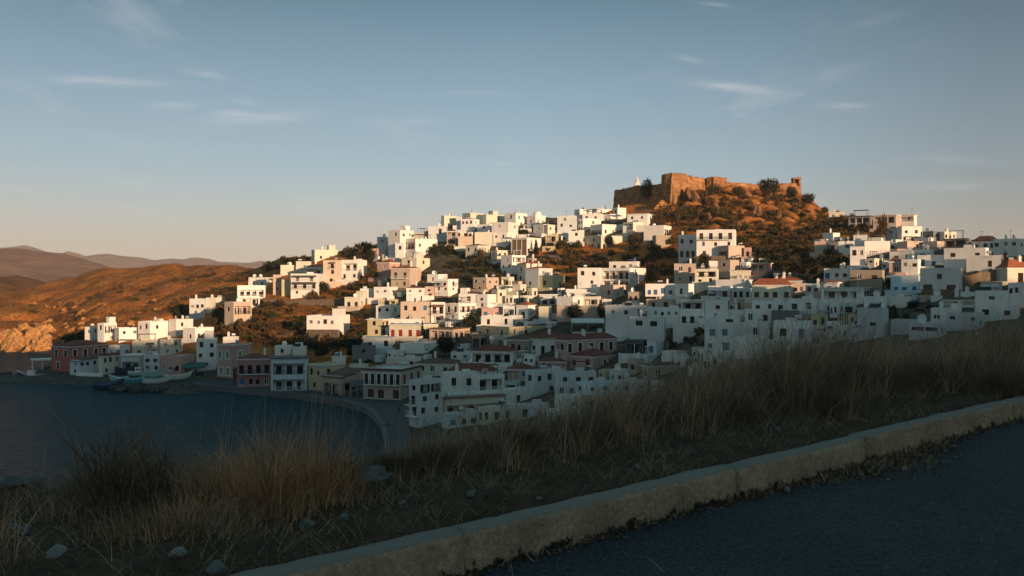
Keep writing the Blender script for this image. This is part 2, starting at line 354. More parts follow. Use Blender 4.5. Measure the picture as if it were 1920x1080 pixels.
HN = 0
def house(label, x0, xm, x1, yt, yb, wk, roof, fs, ss, extra='', Y=None, dpt=None):
    global HN
    HN += 1; rs = random.Random(HN * 7919 + 13)
    Yc = Y or hit(xm, yb); C = at(xm, yb, Yc); al = math.atan2(C.x, C.y)
    a = max(2.0, xm - x0); b_ = x1 - xm
    th = 0.0 if b_ <= 3 else min(R(52), max(R(10), math.atan2(b_, a) * .82 + R(2)))
    if b_ <= 3: th = R(min(4, b_ * 1.3))
    if a <= 3: th = R(62)
    if a / max(b_, .1) < .14: th = R(70)
    ph = al + th; u = (-math.cos(ph), math.sin(ph)); v = (math.sin(ph), math.cos(ph))
    t0 = (x0 - CX) / FOC; t1 = (x1 - CX) / FOC
    w = (C.x - t0 * C.y) / (t0 * u[1] - u[0]) if xm > x0 else 3
    d = (t1 * C.y - C.x) / (v[0] - t1 * v[1]) if b_ > 3 else min(max(w * .8, 4.5), 9)
    w = abs(w); d = abs(d)
    if a < 6: w = max(w, 4.0)
    d = min(max(d, 3.0), 16); h = (yb - yt) / FOC * Yc
    if dpt: d = dpt
    FOUND = 4.5
    terrace = yb < 690 and x0 > 600 and h > 2.5 and rs.random() < .72 and 'G' not in fs and 'stone block' not in label
    root = empty('house', (C.x + u[0] * w, C.y + u[1] * w, C.z), -ph)   # local x along the front, y into the hill
    tag(root, label, 'house')
    wb = MB(); wb_m = 0
    jobs = []      # (name, mesh, loc, rz, scale)
    extras_b = []  # balconies
    flat = roof in ('F', 'C')
    def face(spec, ox, oy, rz, wid):
        """builds one storeyed wall with openings; local s along the wall, outward normal is -y rotated by rz"""
        cr, sr = math.cos(rz), math.sin(rz)
        def T(s, z, dep): return (ox + s * cr - dep * sr, oy + s * sr + dep * cr, z)
        rows = spec.split('/') if spec else ['-']
        top = h - (.5 if flat else .15); fh = top / len(rows); ops = []
        for ri, tok in enumerate(rows):
            zt = top - ri * fh; z0 = zt - fh
            if tok == '-': continue
            n = int(tok[0]) if tok[0].isdigit() else 0; fl = tok[1:] if n else tok
            if tok[0] in 'L':
                m_ = min(.5, wid * .07); lo = (m_, wid - m_, z0 + .15, z0 + min(fh * .86, 2.9))
                if lo[1] - lo[0] < .8: continue
                ops.append((*lo, 1.7, True))
                nd = max(1, int((lo[1] - lo[0]) / 2.2)); sp = (lo[1] - lo[0]) / nd
                for k in range(nd):
                    ww = min(1.3, sp * .62); s_ = lo[0] + sp * (k + .5) - ww / 2
                    jobs.append(('door', win_mesh('glassdoor'), T(s_, lo[2] + .02, 1.7 - .22), rz, (ww, 1, min(2.1, (lo[3] - lo[2]) * .85))))
                if ri < len(rows) or True:
                    jobs.append(('railing', rail_mesh(max(6, int((lo[1] - lo[0]) / .35)), rs.random() < .5), T(lo[0], lo[2], .08), rz, (lo[1] - lo[0], 1, min(.95, fh * .3))))
                npst = int((lo[1] - lo[0]) / 3.0)
                for k in range(1, npst + 1):
                    s_ = lo[0] + (lo[1] - lo[0]) * k / (npst + 1); pb.append((T(s_, lo[2], .14), lo[3] - lo[2]))
                continue
            if tok[0] == 'G':
                for k in range(3):
                    s0 = wid * (.06 + k * .31); zt2 = top - .3; ops.append((s0, s0 + wid * .27, .3, zt2, .2, False))
                    jobs.append(('door', win_mesh('garage'), T(s0, .3, 0), rz, (wid * .27, 1, zt2 - .3)))
                continue
            sp = wid / n
            for k in range(n):
                kind = 'plain'; ww, wh, sill = min(1.05, sp * .5) * rs.uniform(.8, 1.15), min(1.5, fh * .5) * rs.uniform(.75, 1.12), fh * rs.uniform(.27, .36)
                r = rs.random()
                if r < .22: kind = 'white'
                elif r < .34: kind = 'brown'
                elif r < .39: kind = 'blue'
                if 'u' in fl: kind = 'blue' if 'teal' not in label else 'teal'
                if 's' in fl: kind = 'surround' if ('green' in label) else 'surround_dark'; ww, wh, sill = min(1.15, sp * .5), min(2.0, fh * .58), fh * .22
                if 'q' in fl: kind = 'square'; ww, wh, sill = min(1.7, sp * .6), min(1.5, fh * .45), fh * .35
                if 'd' in fl or 'b' in fl: kind = 'glassdoor' if rs.random() < .6 else 'door'; ww, wh, sill = min(1.2, sp * .55), min(2.2, fh * .78), .12
                if '6b' in tok: kind = 'surround_dark'; ww, wh = min(1.25, sp * .58), fh * .74
                if 'g' in fl: kind = 'shop'; ww, wh, sill = sp * .55, fh * .66, .1
                if 'red shutters' in label and kind in ('door', 'glassdoor'): kind = 'red'
                if wh < .5 or ww < .3: continue
                jit = rs.uniform(-.12, .12) * sp if 'b' not in fl and n > 1 else 0
                if n == 1: jit = rs.uniform(-.22, .22) * (wid - ww - .6)
                s0 = min(max(.15, sp * (k + .5) - ww / 2 + jit), wid - ww - .15)
                if s0 < .1: continue
                z_ = z0 + sill + (0 if ('b' in fl or 'd' in fl) else rs.uniform(-.08, .08)); zt_ = min(z_ + wh, zt - .12)
                ops.append((s0, s0 + ww, z_, zt_, .2, False))
                nm = 'door' if kind in ('door', 'glassdoor', 'shop') else 'window'
                jobs.append((nm, win_mesh(kind), T(s0, z_, 0), rz, (ww, 1, zt_ - z_)))
            if 'b' in fl:
                b0, b1 = (wid * .06, wid * .94) if n > 1 else (max(0, s0 - .6), min(wid, s0 + ww + .6))
                q = MB(); q.box(0, b1 - b0, -1.1, -.004, -.14, 0.04); white = 'dark' not in label and rs.random() < .35
                extras_b.append((q, T(b0, z0 + .1, 0), rz, rail_mesh(max(6, int((b1 - b0) / .3)), white), b1 - b0))
                if '6b' not in tok and rs.random() < .4:
                    aw = MB(); aw.poly([(0, -.004, 0), (b1 - b0, -.004, 0), (b1 - b0, -1.2, -.5), (0, -1.2, -.5)]); aw.poly([(0, -1.2, -.5), (b1 - b0, -1.2, -.5), (b1 - b0, -1.2, -.7), (0, -1.2, -.7)])
                    awn.append((aw, T(b0, zt - .15, 0), rz))
        xs = sorted({0.0, wid, *[q for o in ops for q in o[:2]]}); zs = sorted({-FOUND, h, *[q for o in ops for q in o[2:4]]})
        for i in range(len(xs) - 1):
            for j in range(len(zs) - 1):
                cx, cz = (xs[i] + xs[i+1]) / 2, (zs[j] + zs[j+1]) / 2
                if any(o[0] < cx < o[1] and o[2] < cz < o[3] for o in ops): continue
                wb.poly([T(xs[i], zs[j], 0), T(xs[i+1], zs[j], 0), T(xs[i+1], zs[j+1], 0), T(xs[i], zs[j+1], 0)])
        for s0, s1, z0, z1, dp, back in ops:
            for (p, q) in (((s0, z0), (s1, z0)), ((s1, z0), (s1, z1)), ((s1, z1), (s0, z1)), ((s0, z1), (s0, z0))):
                wb.poly([T(*p, 0), T(*q, 0), T(*q, dp), T(*p, dp)])
            if back: wb.poly([T(s0, z0, dp), T(s1, z0, dp), T(s1, z1, dp), T(s0, z1, dp)])
    pb = []; awn = []
    face(fs, 0, 0, 0.0, w)
    face(ss, w, 0, math.pi / 2, d)
    # left and back faces plain
    wb.poly([(0, d, -FOUND), (0, 0, -FOUND), (0, 0, h), (0, d, h)]); wb.poly([(w, d, -FOUND), (0, d, -FOUND), (0, d, h), (w, d, h)])
    tp = .22
    if flat:
        pz = h - .42; i0, i1, j0, j1 = tp, w - tp, tp, d - tp
        for q in ([(0,0,h),(w,0,h),(i1,j0,h),(i0,j0,h)], [(w,0,h),(w,d,h),(i1,j1,h),(i1,j0,h)], [(w,d,h),(0,d,h),(i0,j1,h),(i1,j1,h)], [(0,d,h),(0,0,h),(i0,j0,h),(i0,j1,h)],
                  [(i0,j0,h),(i1,j0,h),(i1,j0,pz),(i0,j0,pz)], [(i1,j0,h),(i1,j1,h),(i1,j1,pz),(i1,j0,pz)], [(i1,j1,h),(i0,j1,h),(i0,j1,pz),(i1,j1,pz)], [(i0,j1,h),(i0,j0,h),(i0,j0,pz),(i0,j1,pz)]): wb.poly(q)
    else:
        wb.poly([(0,0,h),(w,0,h),(w,d,h),(0,d,h)])
    wb.build('wall', M[wk], root)
    for (q, loc, rz, rm, bw) in extras_b:
        o = q.build('balcony', M['trim'] if wk != 'p' else M['p'], root); o.location = loc; o.rotation_euler.z = rz
        put('railing', rm, o, (0, -1.06, .042), 0, (bw, 1, .95))
    for (q, loc, rz) in awn:
        o = q.build('awning', M[rs.choice(['awn_white', 'awn_grey', 'awn_brown', 'awn_white'])], root); o.location = loc; o.rotation_euler.z = rz
    for (loc, hh) in pb:
        q = MB(); q.box(-.09, .09, -.09, .09, 0, hh - .003); o = q.build('post', M['blue_paint'] if 'blue posted' in label else (M['trim'] if rs.random() < .7 else M['wood']), root); o.location = loc
    for (nm, me, loc, rz, scl) in jobs: put(nm, me, root, loc, rz, scl)
    # roof
    if flat:
        q = MB(); q.poly([(tp, tp, h - .415), (w - tp, tp, h - .415), (w - tp, d - tp, h - .415), (tp, d - tp, h - .415)]); ro = q.build('roof', M['deck'], root)
        if roof == 'C':
            q = MB(); 
            for z0, z1, e in ((h - .45, h - .28, .16), (h - .28, h - .12, .26)):
                q.box(-e, w + e, -e, -.003, z0, z1); q.box(w + .003, w + e, -.003, d, z0, z1); 
            q.build('cornice', M['trim'] if wk != 'm' else M['wood'], root)
    elif roof == 'T':
        q = MB(); e = .35; q.box(-e, w + e, -e, d + e, h + .004, h + .22); ro = q.build('roof', M['awn_brown'] if 'brown' in label else (M['awn_white'] if 'white' in label.split('awning')[0] else M['trim'] if wk in 'wycgpt' else M['awn_grey']), root)
    elif roof[0] in 'HMD':
        rise = (float(roof[1:]) if len(roof) > 1 else 7) / FOC * Yc
        tm = M['tile_orange'] if 'orange' in label or h * 0 + (yb < 560 and 'red' in label) else (M['tile_brown'] if ('brown' in label or 'maroon' in label) else M['tile_red'])
        e = .3; q = MB(); X0, X1, Y0, Y1, z = -e, w + e, -e, d + e, h + .006
        if roof[0] == 'H':
            if 'pyramid' in label or abs(w - d) < 1.5: r0 = r1 = Vector(((X0 + X1) / 2, (Y0 + Y1) / 2, h + rise))
            elif w > d: k = (Y1 - Y0) / 2; r0 = Vector((X0 + k, (Y0 + Y1) / 2, h + rise)); r1 = Vector((X1 - k, (Y0 + Y1) / 2, h + rise))
            else: k = (X1 - X0) / 2; r0 = Vector(((X0 + X1) / 2, Y0 + k, h + rise)); r1 = Vector(((X0 + X1) / 2, Y1 - k, h + rise))
            A, B, Cc, Dd = (X0, Y0, z), (X1, Y0, z), (X1, Y1, z), (X0, Y1, z)
            if w >= d: q.poly([A, B, r1, r0]); q.poly([B, Cc, r1]); q.poly([Cc, Dd, r0, r1]); q.poly([Dd, A, r0])
            else: q.poly([A, B, r0]); q.poly([B, Cc, r1, r0]); q.poly([Cc, Dd, r1]); q.poly([Dd, A, r0, r1])
            q.poly([Dd, Cc, B, A])
            c = MB(); c.box(-.2, w + .2, -.2, -.003, h - .30, h - .004); c.box(w + .003, w + .2, -.003, d, h - .30, h - .004); c.build('cornice', M['trim'], root)
        elif roof[0] == 'M':
            q.poly([(X0, Y0, h - .2), (X1, Y0, h - .2), (X1, Y1, h + 1.3), (X0, Y1, h + 1.3)]); q.poly([(X0, Y0, h - .35), (X0, Y0, h - .2), (X0, Y1, h + 1.3), (X0, Y1, h + 1.15)]); q.poly([(X1, Y0, h - .35), (X1, Y1, h + 1.15), (X1, Y1, h + 1.3), (X1, Y0, h - .2)])
            q.poly([(X0, Y0, h - .35), (X1, Y0, h - .35), (X1, Y0, h - .2), (X0, Y0, h - .2)]); q.poly([(X0, Y1, h + 1.15), (X0, Y1, h + 1.3), (X1, Y1, h + 1.3), (X1, Y1, h + 1.15)]); tm = M['tile_brown']
        else:
            c = MB(); c.box(-.01, w + .01, -.01, d + .01, h - .1, h + .15); c.build('cornice', M[wk], root)
            n = 12; rr = min(w, d) * .34; cxx, cyy = w * .62, d * .5; q.cyl((cxx, cyy, h + .15), rr, .8, 16, cap=False); prev = [(cxx + rr * math.cos(2*math.pi*k/16), cyy + rr * math.sin(2*math.pi*k/16), h + .95) for k in range(16)]
            for lv in range(1, 5):
                f_ = lv / 4 * math.pi / 2; cur = [(cxx + rr * math.cos(f_) * math.cos(2*math.pi*k/16), cyy + rr * math.cos(f_) * math.sin(2*math.pi*k/16), h + .95 + rr * .7 * math.sin(f_)) for k in range(16)]
                for k in range(16): q.poly([prev[k], prev[(k+1) % 16], cur[(k+1) % 16], cur[k]])
                prev = cur
            tm = M[wk]
        ro = q.build('roof', tm, root)
    # walled terrace in front, stepping down the slope
    if terrace:
        q = MB(); td = rs.uniform(2.2, 4.0); tw = .2; z1 = rs.uniform(-.25, .15); ph_ = z1 + rs.uniform(.5, .95); e0, e1 = -rs.uniform(0, 1.5), w + rs.uniform(0, 1.2)
        q.poly([(e0, -td, -6), (e1, -td, -6), (e1, -td, ph_), (e0, -td, ph_)]); q.poly([(e1, -td, -6), (e1, -.01, -6), (e1, -.01, ph_), (e1, -td, ph_)]); q.poly([(e0, -.01, -6), (e0, -td, -6), (e0, -td, ph_), (e0, -.01, ph_)])
        q.poly([(e0, -td, ph_), (e1, -td, ph_), (e1, -td + tw, ph_), (e0, -td + tw, ph_)]); q.poly([(e1 - tw, -td + tw, ph_), (e1, -td + tw, ph_), (e1, -.01, ph_), (e1 - tw, -.01, ph_)]); q.poly([(e0, -td + tw, ph_), (e0 + tw, -td + tw, ph_), (e0 + tw, -.01, ph_), (e0, -.01, ph_)])
        q.poly([(e0 + tw, -td + tw, z1), (e1 - tw, -td + tw, z1), (e1 - tw, -.01, z1), (e0 + tw, -.01, z1)]); q.poly([(e0 + tw, -td + tw, ph_), (e1 - tw, -td + tw, ph_), (e1 - tw, -td + tw, z1), (e0 + tw, -td + tw, z1)]); q.poly([(e1 - tw, -td + tw, ph_), (e1 - tw, -.01, ph_), (e1 - tw, -.01, z1), (e1 - tw, -td + tw, z1)]); q.poly([(e0 + tw, -.01, ph_), (e0 + tw, -td + tw, ph_), (e0 + tw, -td + tw, z1), (e0 + tw, -.01, z1)])
        q.build('terrace', M[wk if rs.random() < .6 else rs.choice(['w', 'w', 'c', 't', 'rubble', 'g'])], root)
    zr = h - .415 if flat else h + .2
    if roof[0] in 'HM': zr = h + .3
    # roof furniture
    if flat and w > 3.5: extra += rs.choice(['', '', 'c', 'a', 't', 's', 's', 'd', 'k', 'k'])
    for k, ch in enumerate(extra):
        px_, py_ = w * rs.uniform(.2, .8), d * rs.uniform(.35, .75)
        if ch == 'r':
            q = MB(); ww = min(3.2, w * .45); dd = min(3.0, d * .5); q.box(0, ww, 0, dd, 0, 2.3); q.box(-.1, ww + .1, -.1, dd + .1, 2.303, 2.45); o = q.build('roof_room', M[wk], root); o.location = (min(px_, w - ww - .3), min(py_, d - dd - .3), zr + .004)
        elif ch == 'c':
            q = MB(); hh = rs.uniform(1.1, 1.7) + (.25 if roof[0] == 'H' else 0); q.box(-.28, .28, -.28, .28, -.3, hh); q.box(-.36, .36, -.36, .36, hh + .003, hh + .13); q.box(-.16, .16, -.16, .16, hh + .134, hh + .4); o = q.build('chimney', M['w'] if wk != 'k' else M['k'], ro); o.location = (px_, py_, zr)
        elif ch == 't':
            q = MB(); q.tube([(-.55, 0, 1.1), (-.5, 0, 1.1), (.5, 0, 1.1), (.55, 0, 1.1)], [.05, .38, .38, .05], 12)
            for xx in (-.4, .4): q.box(xx - .04, xx + .04, -.25, .25, 0, .74)
            q.poly([(-.9, -.5, .1), (.9, -.5, .1), (.9, -1.3, .04 - .0), (-.9, -1.3, .04)]); o = q.build('water_tank', M['tank'], root); o.location = (px_, py_, zr + .01); o.rotation_euler.z = rs.uniform(0, 1)
        elif ch == 'a':
            q = MB(); q.box(-.03, .03, -.03, .03, 0, 2.6); q.box(-.6, .6, -.02, .02, 2.4, 2.44)
            for xx in (-.5, -.2, .1, .4): q.box(xx, xx + .03, -.35, .35, 2.45, 2.48)
            o = q.build('antenna', M['iron'], root); o.location = (px_, py_, zr); o.rotation_euler.z = rs.uniform(0, 3)
        elif ch == 'd':
            q = MB(); q.box(-.05, .05, -.05, .05, 0, .9); pr = [(0, 0, 0)] * 14
            for lv, rr_ in enumerate((.25, .5, .7)):
                cur = [(rr_ * math.cos(2*math.pi*k/14), -.25 - rr_ * rr_ * .35, 1.0 + rr_ * math.sin(2*math.pi*k/14)) for k in range(14)]
                if lv:
                    for kk in range(14): q.poly([pr[kk], pr[(kk+1) % 14], cur[(kk+1) % 14], cur[kk]])
                else: q.poly(cur)
                pr = cur
            o = q.build('satellite_dish', M['trim'], root); o.location = (px_, py_ * .6, zr); o.rotation_euler.z = rs.uniform(-.4, .9)
        elif ch == 's':   # solar panel with its drum
            q = MB(); q.poly([(-.9, 0, .1), (.9, 0, .1), (.9, 1.2, 1.0), (-.9, 1.2, 1.0)]); q.box(-.9, -.84, 1.1, 1.16, 0, .95); q.box(.84, .9, 1.1, 1.16, 0, .95); q.tube([(-.8, 1.2, 1.15), (-.75, 1.2, 1.15), (.75, 1.2, 1.15), (.8, 1.2, 1.15)], [.03, .24, .24, .03], 10, 1)
            o = q.build('solar_heater', [M['glass'], M['tank']], root); o.location = (px_, min(py_, d - 1.6), zr + .01); o.rotation_euler.z = rs.uniform(-.3, .3)
        elif ch == 'k':   # low roof parapet block and pots
            q = MB(); ww = min(2.2, w * .3); q.box(0, ww, 0, min(1.6, d * .3), 0, rs.uniform(.7, 1.2)); o = q.build('roof_room', M[wk], root); o.location = (min(px_, w - ww - .3), min(py_, d - min(1.6, d * .3) - .3), zr + .004)
        elif ch == 'p':
            ww, dd = w * .6, d * .5; q = MB()
            for xx in (0, ww - .1):
                for yy in (0, dd - .1): q.box(xx, xx + .1, yy, yy + .1, 0, 2.2)
            q.box(-.2, ww + .2, -.2, dd + .2, 2.204, 2.3)
            o = q.build('pergola', M[rs.choice(['wood', 'awn_grey', 'wood', 'awn_white'])], root); o.location = (w * .2, d * .3, zr + .004)
    return root, w, d, h
# ------------------------------------------------------------------ plants
M['leaf_dark'] = mat('dark_green_leaf', (0.040, 0.042, 0.018), rough=0.8, col2=(0.018, 0.022, 0.010), scale=.5, island=.55, spec=.2)
M['leaf_olive'] = mat('olive_leaf', (0.105, 0.068, 0.022), rough=0.85, col2=(0.045, 0.034, 0.013), scale=.4, island=.55, spec=.2)
M['leaf_dry'] = mat('dry_brown_scrub', (0.150, 0.085, 0.036), rough=0.9, col2=(0.06, 0.036, 0.018), scale=.35, island=.55, spec=.1)
M['bark'] = mat('bark', (0.09, 0.06, 0.04), scale=2)
def leaf_cloud(n, lobes, leaf, rng, shell=.55):
    c = np.array([l[0] for l in lobes]); r = np.array([l[1] for l in lobes]); wgt = (r.prod(1)) ** (2 / 3); idx = rng.choice(len(lobes), n, p=wgt / wgt.sum())
    d = rng.normal(size=(n, 3)); d /= np.linalg.norm(d, axis=1)[:, None]
    p = c[idx] + d * r[idx] * (shell + (1 - shell) * rng.random(n) ** .5)[:, None] * (1 + .16 * rng.normal(size=n))[:, None]
    p[:, 2] = np.abs(p[:, 2])
    a = rng.normal(size=(n, 3)); a /= np.linalg.norm(a, axis=1)[:, None]; b = np.cross(a, rng.normal(size=(n, 3))); b /= np.linalg.norm(b, axis=1)[:, None]
    s = leaf * (.55 + .9 * rng.random(n)); a *= s[:, None]; b *= (s * .62)[:, None]
    V = np.stack([p - a, p - b * .9, p + a, p + b * .9], 1).reshape(-1, 3)
    return V, np.arange(n * 4).reshape(n, 4)
def lobes_dome(k, rng, flat=.7, spread=.55):
    L_ = [((0, 0, .45 * flat), (.55, .55, .5 * flat))]
    for _ in range(k):
        a = rng.random() * 6.283; q = spread * rng.random() ** .5; L_.append(((q * math.cos(a), q * math.sin(a), flat * (.25 + .6 * rng.random() * (1 - q))), tuple(np.array((.30, .30, .26 * flat + .05)) * (.6 + .7 * rng.random()))))
    return L_
PLANT = {}
def plant_lib():
    r = np.random.default_rng(5)
    for i in range(4):
        for nm, mt in (('dry', 'leaf_dry'), ('olive', 'leaf_olive'), ('dark', 'leaf_dark')):
            V, Fq = leaf_cloud(520, lobes_dome(9, r, .75, .75), .10, r, .35)
            PLANT[nm, i] = np_mesh('shrub_foliage', V, Fq, M[mt])
    for i in range(3):
        for nm, mt in (('tree_dark', 'leaf_dark'), ('tree_olive', 'leaf_olive')):
            V, Fq = leaf_cloud(1500, [((l[0][0], l[0][1], l[0][2] + .25), l[1]) for l in lobes_dome(12, r, 1.0, .6)], .06, r)
            PLANT[nm, i] = np_mesh('crown', V, Fq, M[mt])
    V, Fq = leaf_cloud(1200, [((0, 0, .12 + .8 * k / 9), (.20 * (1 - k / 11), .20 * (1 - k / 11), .09)) for k in range(10)], .04, r)
    PLANT['cypress', 0] = np_mesh('crown', V, Fq, M['leaf_dark'])
    q = MB(); q.tube([(0, 0, -.3), (.02, 0, .2), (-.03, .02, .55), (.0, .0, .8)], [.05, .04, .03, .01], 6); q.tube([(.01, 0, .25), (.2, .1, .6)], [.025, .008], 5); q.tube([(-.01, 0, .3), (-.22, -.05, .65)], [.025, .008], 5); q.tube([(0, 0, .35), (.02, -.2, .7)], [.022, .008], 5)
    o = q.build('trunk', M['bark']); PLANT['trunk'] = o.data; COL.objects.unlink(o); D.objects.remove(o)
prs = random.Random(3)
SHRUBS = []
def shrub(px, py, wpx, hpx, kind, label, group):
    Yc = hit(px, py); t = (px - CX) / FOC; z = TZ(t, Yc); s = wpx / FOC * Yc * .5; sz = hpx / FOC * Yc / .85
    SHRUBS.append((wpx * hpx, (kind, prs.randrange(4)), (t * Yc, Yc, z - .12 * sz), (s, s, sz), prs.uniform(0, 6.28), label, group))
def finish_shrubs(keep=285):
    """the largest in view stand as shrubs of their own; the countless small rest is one mass of scrub"""
    SHRUBS.sort(key=lambda q: -q[0])
    for (_, k, loc, scl, rz, label, group) in SHRUBS[:keep]:
        o = D.objects.new('shrub', PLANT[k]); o.location = loc; o.scale = scl; o.rotation_euler.z = rz; tag(link(o), label, 'shrub', group)
    Vs, Fs, mi, off = [], [], [], 0; ms = ['leaf_dry', 'leaf_olive', 'leaf_dark']
    for (_, k, loc, scl, rz, label, group) in SHRUBS[keep:]:
        me = PLANT[k]; n = len(me.vertices); V = np.empty(n * 3, dtype=np.float32); me.vertices.foreach_get('co', V); V = V.reshape(-1, 3) * np.array(scl); c, s = math.cos(rz), math.sin(rz)
        V = np.stack([V[:, 0] * c - V[:, 1] * s, V[:, 0] * s + V[:, 1] * c, V[:, 2]], 1) + np.array(loc); Vs.append(V); F_ = np.arange(n).reshape(-1, 4) + off; Fs.append(F_); mi += [['dry', 'olive', 'dark'].index(k[0])] * len(F_); off += n
    tag(np_obj('hillside_scrub', np.concatenate(Vs), np.concatenate(Fs), [M[m_] for m_ in ms], mi=mi), kind='stuff')
def tree(px, py, wpx, hpx, kind, label, group=None, Y=None):
    Yc = Y or hit(px, py); t = (px - CX) / FOC; z = TZ(t, Yc) if Y is None else at(px, py, Yc).z
    r = empty('tree', (t * Yc, Yc, z)); tag(r, label, 'tree', group)
    s = wpx / FOC * Yc * .5; sz = hpx / FOC * Yc
    c = D.objects.new('crown', PLANT[kind, 0 if kind == 'cypress' else prs.randrange(3)]); link(c, r); c.rotation_euler.z = prs.uniform(0, 6.28)
    if kind == 'cypress': c.scale = (s * 4, s * 4, sz)
    else: c.scale = (s, s, sz / 1.2); 
    k = D.objects.new('trunk', PLANT['trunk']); link(k, r); k.scale = (s, s, sz * .8)
    return r
def inside(x, y, poly):
    c = False; j = len(poly) - 1
    for i in range(len(poly)):
        if (poly[i][1] > y) != (poly[j][1] > y) and x < (poly[j][0] - poly[i][0]) * (y - poly[i][1]) / (poly[j][1] - poly[i][1]) + poly[i][0]: c = not c
        j = i
    return c
def patch(poly, n, w, kinds, label, group):
    xs = [p[0] for p in poly]; ys = [p[1] for p in poly]; k = 0; tries = 0
    while k < n and tries < 9000:
        tries += 1
        x, y = prs.uniform(min(xs), max(xs)), prs.uniform(min(ys), max(ys))
        if not inside(x, y, poly): continue
        ww = w * prs.uniform(.55, 1.45); shrub(x, y, ww, ww * prs.uniform(.45, .8), prs.choice(kinds), label, group); k += 1

